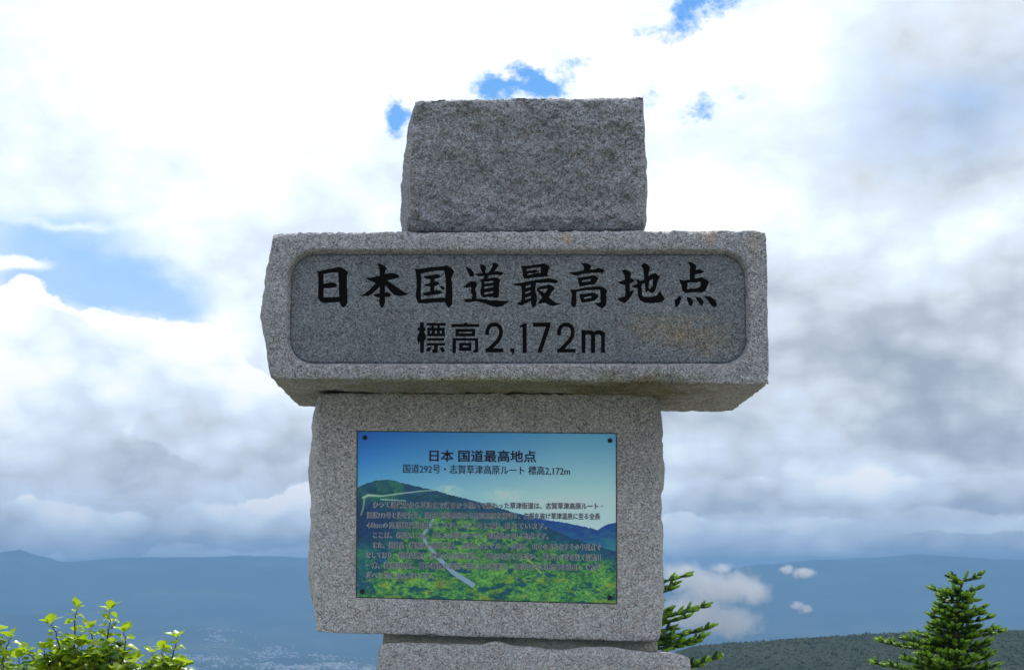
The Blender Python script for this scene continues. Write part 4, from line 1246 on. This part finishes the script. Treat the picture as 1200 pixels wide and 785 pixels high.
def shrub(shoots, Y, seed, label, base_px, nfill, fill_box):
    """shoots: list of pixel polylines from low to tip"""
    rnd = random.Random(seed)
    b0 = at(base_px, 785, Y)
    root = empty('leafy_shrub', (b0.x, Y, 0.0), label, 'shrub', 'leafy shrubs at the lower left')
    inv = Matrix.Translation(-Vector(root.location))
    bm = bmesh.new()
    leaves = []
    for (pts, dy) in shoots:
        P = [at(px, py, Y + dy) for px, py in pts]
        foot = Vector((b0.x + (P[0].x - b0.x) * 0.35, Y + dy * 0.4, -0.02))
        # smooth the polyline
        ctrl = [foot] + P
        path = []
        for i in range(len(ctrl) - 1):
            m = 4 if i else 6
            for k in range(m):
                path.append(ctrl[i].lerp(ctrl[i + 1], k / m) + Vector((rnd.uniform(-1, 1), rnd.uniform(-1, 1), 0)) * 0.004)
        path.append(ctrl[-1])
        tube(bm, path, 0.009, 0.0016, 6, 0)
        # leaves up the shoot, spiralling
        acc, a = 0, rnd.uniform(0, 6)
        total = sum((path[i + 1] - path[i]).length for i in range(len(path) - 1))
        done = 0
        zvis = at(0, 800, Y).z
        for i in range(len(path) - 1):
            s = path[i + 1] - path[i]
            done += s.length
            acc += s.length
            if path[i].z < zvis - 0.06: acc = 0; continue
            while acc > 0.0105:
                acc -= 0.0105
                a += 2.4
                t = done / total
                leaves.append((path[i].lerp(path[i + 1], rnd.random()), a, 0.061 * (1.0 - 0.35 * max(0, t - 0.85) / 0.15) * rnd.uniform(0.75, 1.15), 3 if rnd.random() < 0.16 else rnd.randrange(3), rnd.uniform(-0.25, 0.55)))
        for k in range(4):
            leaves.append((path[-1], a + k * 1.7, rnd.uniform(0.040, 0.058), k % 3, rnd.uniform(0.5, 1.2)))
    # inner foliage
    x0, x1, ytop, ybot = fill_box
    for k in range(nfill):
        px = rnd.uniform(x0, x1); py = ytop(px) + abs(rnd.gauss(0, 1)) * 24 + 2
        if py > ybot: py = rnd.uniform(ytop(px), ybot)
        p = at(px, py, Y + rnd.uniform(-0.14, 0.18))
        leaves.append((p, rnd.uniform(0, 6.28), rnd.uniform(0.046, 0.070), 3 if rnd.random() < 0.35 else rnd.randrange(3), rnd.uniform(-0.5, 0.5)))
        if k % 4 == 0:
            q = p + Vector((rnd.uniform(-.04, .04), rnd.uniform(-.04, .04), -0.16))
            tube(bm, [q, p.lerp(q, 0.5) + Vector((0.008, 0, 0)), p], 0.003, 0.0012, 4, 0)
    me = bpy.data.meshes.new('twigs'); bm.to_mesh(me); bm.free(); me.materials.append(m_twig)
    o = add_obj('stem', me, None, root); o.matrix_parent_inverse = inv
    mats = []
    for (p, a, s, kind, lift) in leaves:
        rot = Matrix.Rotation(a, 4, 'Z') @ Matrix.Rotation(lift, 4, 'X') @ Matrix.Rotation(rnd.uniform(-0.5, 0.5), 4, 'Y')
        mats.append((Matrix.Translation(p) @ rot @ Matrix.Translation((0, 0.012, 0)) @ Matrix.Scale(s, 4), kind))
    mats.sort(key=lambda t: -t[0].translation.z)
    for M_, kind in mats[:298]:
        lf = bpy.data.objects.new('leaf', LEAVES[kind])
        COL.objects.link(lf)
        lf.parent = root
        lf.matrix_local = inv @ M_
    rest = mats[298:]
    # the mass of lower leaves, down to the ground
    for k in range(500):
        px = rnd.uniform(x0, x1)
        z = rnd.uniform(0.15, at(0, 792, Y).z)
        p = Vector((at(px, 785, Y).x, Y + rnd.uniform(-0.25, 0.25), z))
        rot = Matrix.Rotation(rnd.uniform(0, 6.28), 4, 'Z') @ Matrix.Rotation(rnd.uniform(-0.5, 0.6), 4, 'X')
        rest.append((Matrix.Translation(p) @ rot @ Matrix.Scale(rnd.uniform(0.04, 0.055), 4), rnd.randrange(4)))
    bm = bmesh.new()
    for M_, kind in rest:
        tmp = bmesh.new(); tmp.from_mesh(LEAVES[kind]); tmp.transform(M_)
        vm = [bm.verts.new(v.co) for v in tmp.verts]
        for f in tmp.faces:
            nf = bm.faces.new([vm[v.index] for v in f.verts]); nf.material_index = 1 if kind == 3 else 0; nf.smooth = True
        tmp.free()
    me = bpy.data.meshes.new('inner_leaves'); bm.to_mesh(me); bm.free()
    for mm in m_leafs: me.materials.append(mm)
    o = add_obj('inner_leaves', me, None, root, kind='stuff'); o.matrix_parent_inverse = inv
    return root

YS = 7.5
prof_main = lambda px: float(np.interp(px, [16, 30, 50, 60, 75, 90, 103, 115, 128, 145, 153, 162, 175, 190, 205, 214, 220], [786, 778, 772, 756, 758, 744, 758, 758, 746, 758, 772, 782, 775, 772, 767, 780, 786]))
shrub([([(88, 800), (88, 770), (87, 745), (88, 722), (90, 714)], 0.0), ([(128, 800), (127, 770), (126, 745), (129, 730), (128, 716)], 0.02), ([(76, 795), (70, 760), (66, 742), (60, 732)], -0.05),
       ([(50, 800), (45, 780), (38, 768), (30, 765)], 0.03), ([(62, 790), (54, 772), (52, 762)], -0.08), ([(108, 790), (110, 765), (108, 745), (105, 738)], 0.1), ([(140, 795), (143, 768), (148, 750), (145, 742)], -0.03),
       ([(200, 800), (200, 778), (205, 760), (207, 748)], 0.0), ([(185, 795), (181, 778), (178, 766)], 0.05), ([(195, 790), (191, 772), (190, 762)], -0.06), ([(155, 800), (156, 782), (158, 774)], 0.0), ([(205, 790), (214, 777), (217, 782)], 0.02),
       ([(25, 800), (24, 785), (22, 772)], 0.0), ([(98, 790), (97, 770), (96, 757)], -0.1)],
      YS, 3, 'yellow-green leafy shrub with several upright shoots, left of the monument', 110, 430, (22, 216, prof_main, 800))
prof_l = lambda px: float(np.interp(px, [-60, -10, 0, 12, 18], [735, 745, 752, 775, 785]))
shrub([([(0, 800), (3, 775), (8, 757), (12, 748)], 0.0), ([(-8, 800), (-6, 765), (-3, 740)], 0.02), ([(-30, 800), (-28, 760), (-25, 735)], 0.0), ([(4, 800), (4, 780), (5, 772)], -0.05)],
      YS - 0.3, 8, 'leafy shrub cut off by the left edge of the picture, only a few shoots showing', -25, 50, (-60, 10, prof_l, 800))

# ------------------------------------------------------------------ low clouds in the valley and the haze
def valley_cloud(lst, Y, label, seed, dens):
    """puffs given as (px, py, half width, half height in pixels); one soft body of droplets"""
    s = Y / FPX
    C_ = [at(px, py, Y) for (px, py, rx, rz) in lst]
    x0 = min(c.x - q[2] * s for c, q in zip(C_, lst)); x1 = max(c.x + q[2] * s for c, q in zip(C_, lst))
    z0 = min(c.z - q[3] * s for c, q in zip(C_, lst)); z1 = max(c.z + q[3] * s for c, q in zip(C_, lst))
    ctr = Vector(((x0 + x1) / 2, Y, (z0 + z1) / 2))
    hx, hz = (x1 - x0) / 2 * 1.25, (z1 - z0) / 2 * 1.25
    hy = min(hx * 1.3, 280.0)
    bm = bmesh.new()
    bmesh.ops.create_icosphere(bm, subdivisions=3, radius=1, matrix=Matrix.Diagonal((hx * 1.25, hy * 1.3, hz * 1.25, 1)))
    me = bpy.data.meshes.new('low_cloud'); bm.to_mesh(me); bm.free()
    m = bpy.data.materials.new('cloud_droplets')
    m.use_nodes = True
    t = m.node_tree; t.nodes.clear()
    N = NT(t)
    out = N.n('ShaderNodeOutputMaterial')
    v = N.n('ShaderNodeVolumePrincipled')
    v.inputs['Color'].default_value = (0.99, 0.99, 0.99, 1)
    tc = N.n('ShaderNodeTexCoord').outputs['Object']
    kk = 1.0 if len(lst) > 2 else 3.2
    _, wn = N.noise(tc, 0.018 * kk, 5, 0.65)
    wp = N.vmath('ADD', tc, N.vmath('SCALE', N.vmath('SUBTRACT', wn, (0.5, 0.5, 0.5)), 55.0 if len(lst) > 2 else 26.0))
    acc = None
    for c, q in zip(C_, lst):
        o = c - ctr
        b = N.blob(wp, tuple(o), (q[2] * s * 1.3, hy, q[3] * s * 1.3))
        acc = b if acc is None else N.math('MAXIMUM', acc, b)
    nn, _ = N.noise(tc, 0.034 * kk, 5, 0.65)
    d = N.maprange(N.math('ADD', acc, N.math('MULTIPLY', N.math('SUBTRACT', nn, 0.5), 1.9)), 0.22, 0.60)
    d = N.math('MULTIPLY', d, N.maprange(acc, 0.0, 0.15))
    N.put(v.inputs['Density'], N.math('MULTIPLY', d, dens))
    t.links.new(v.outputs[0], out.inputs['Volume'])
    o = add_obj('low_cloud', me, m, label=label, cat='cloud', kind='stuff')
    o.location = ctr
    return o
valley_cloud([(800, 676, 30, 18), (832, 690, 40, 24), (862, 688, 30, 20), (884, 692, 18, 16), (815, 718, 46, 26), (850, 728, 42, 20), (846, 666, 10, 6)], 3400, 'ragged pale cloud bank in the valley just right of the monument', 1, 0.0075)
valley_cloud([(942, 671, 14, 6), (922, 667, 7, 5)], 3300, 'small white cloud scrap above the dark ridge, right of the larger bank', 2, 0.025)
valley_cloud([(935, 709, 9, 5), (944, 713, 9, 5)], 3300, 'small white cloud wisp low above the dark ridge', 3, 0.02)

# haze: a closed box of even blue air round everything, coloured darker for cloud shade
bm = bmesh.new()
bmesh.ops.create_cube(bm, size=1, matrix=Matrix.Translation((0, 0, (-480 + 470) / 2)) @ Matrix.Diagonal((44000, 44000, 950, 1)))
me = bpy.data.meshes.new('haze'); bm.to_mesh(me); bm.free()
m_haze = bpy.data.materials.new('haze')
m_haze.use_nodes = True
t = m_haze.node_tree
t.nodes.clear()
o_ = t.nodes.new('ShaderNodeOutputMaterial')
pv = t.nodes.new('ShaderNodeVolumePrincipled')
pv.inputs['Color'].default_value = (0.172, 0.345, 0.60, 1)
pv.inputs['Density'].default_value = 0.00011
t.links.new(pv.outputs[0], o_.inputs['Volume'])
add_obj('haze', me, m_haze, kind='stuff', label='thin blue haze filling the air over the valley', cat='haze')
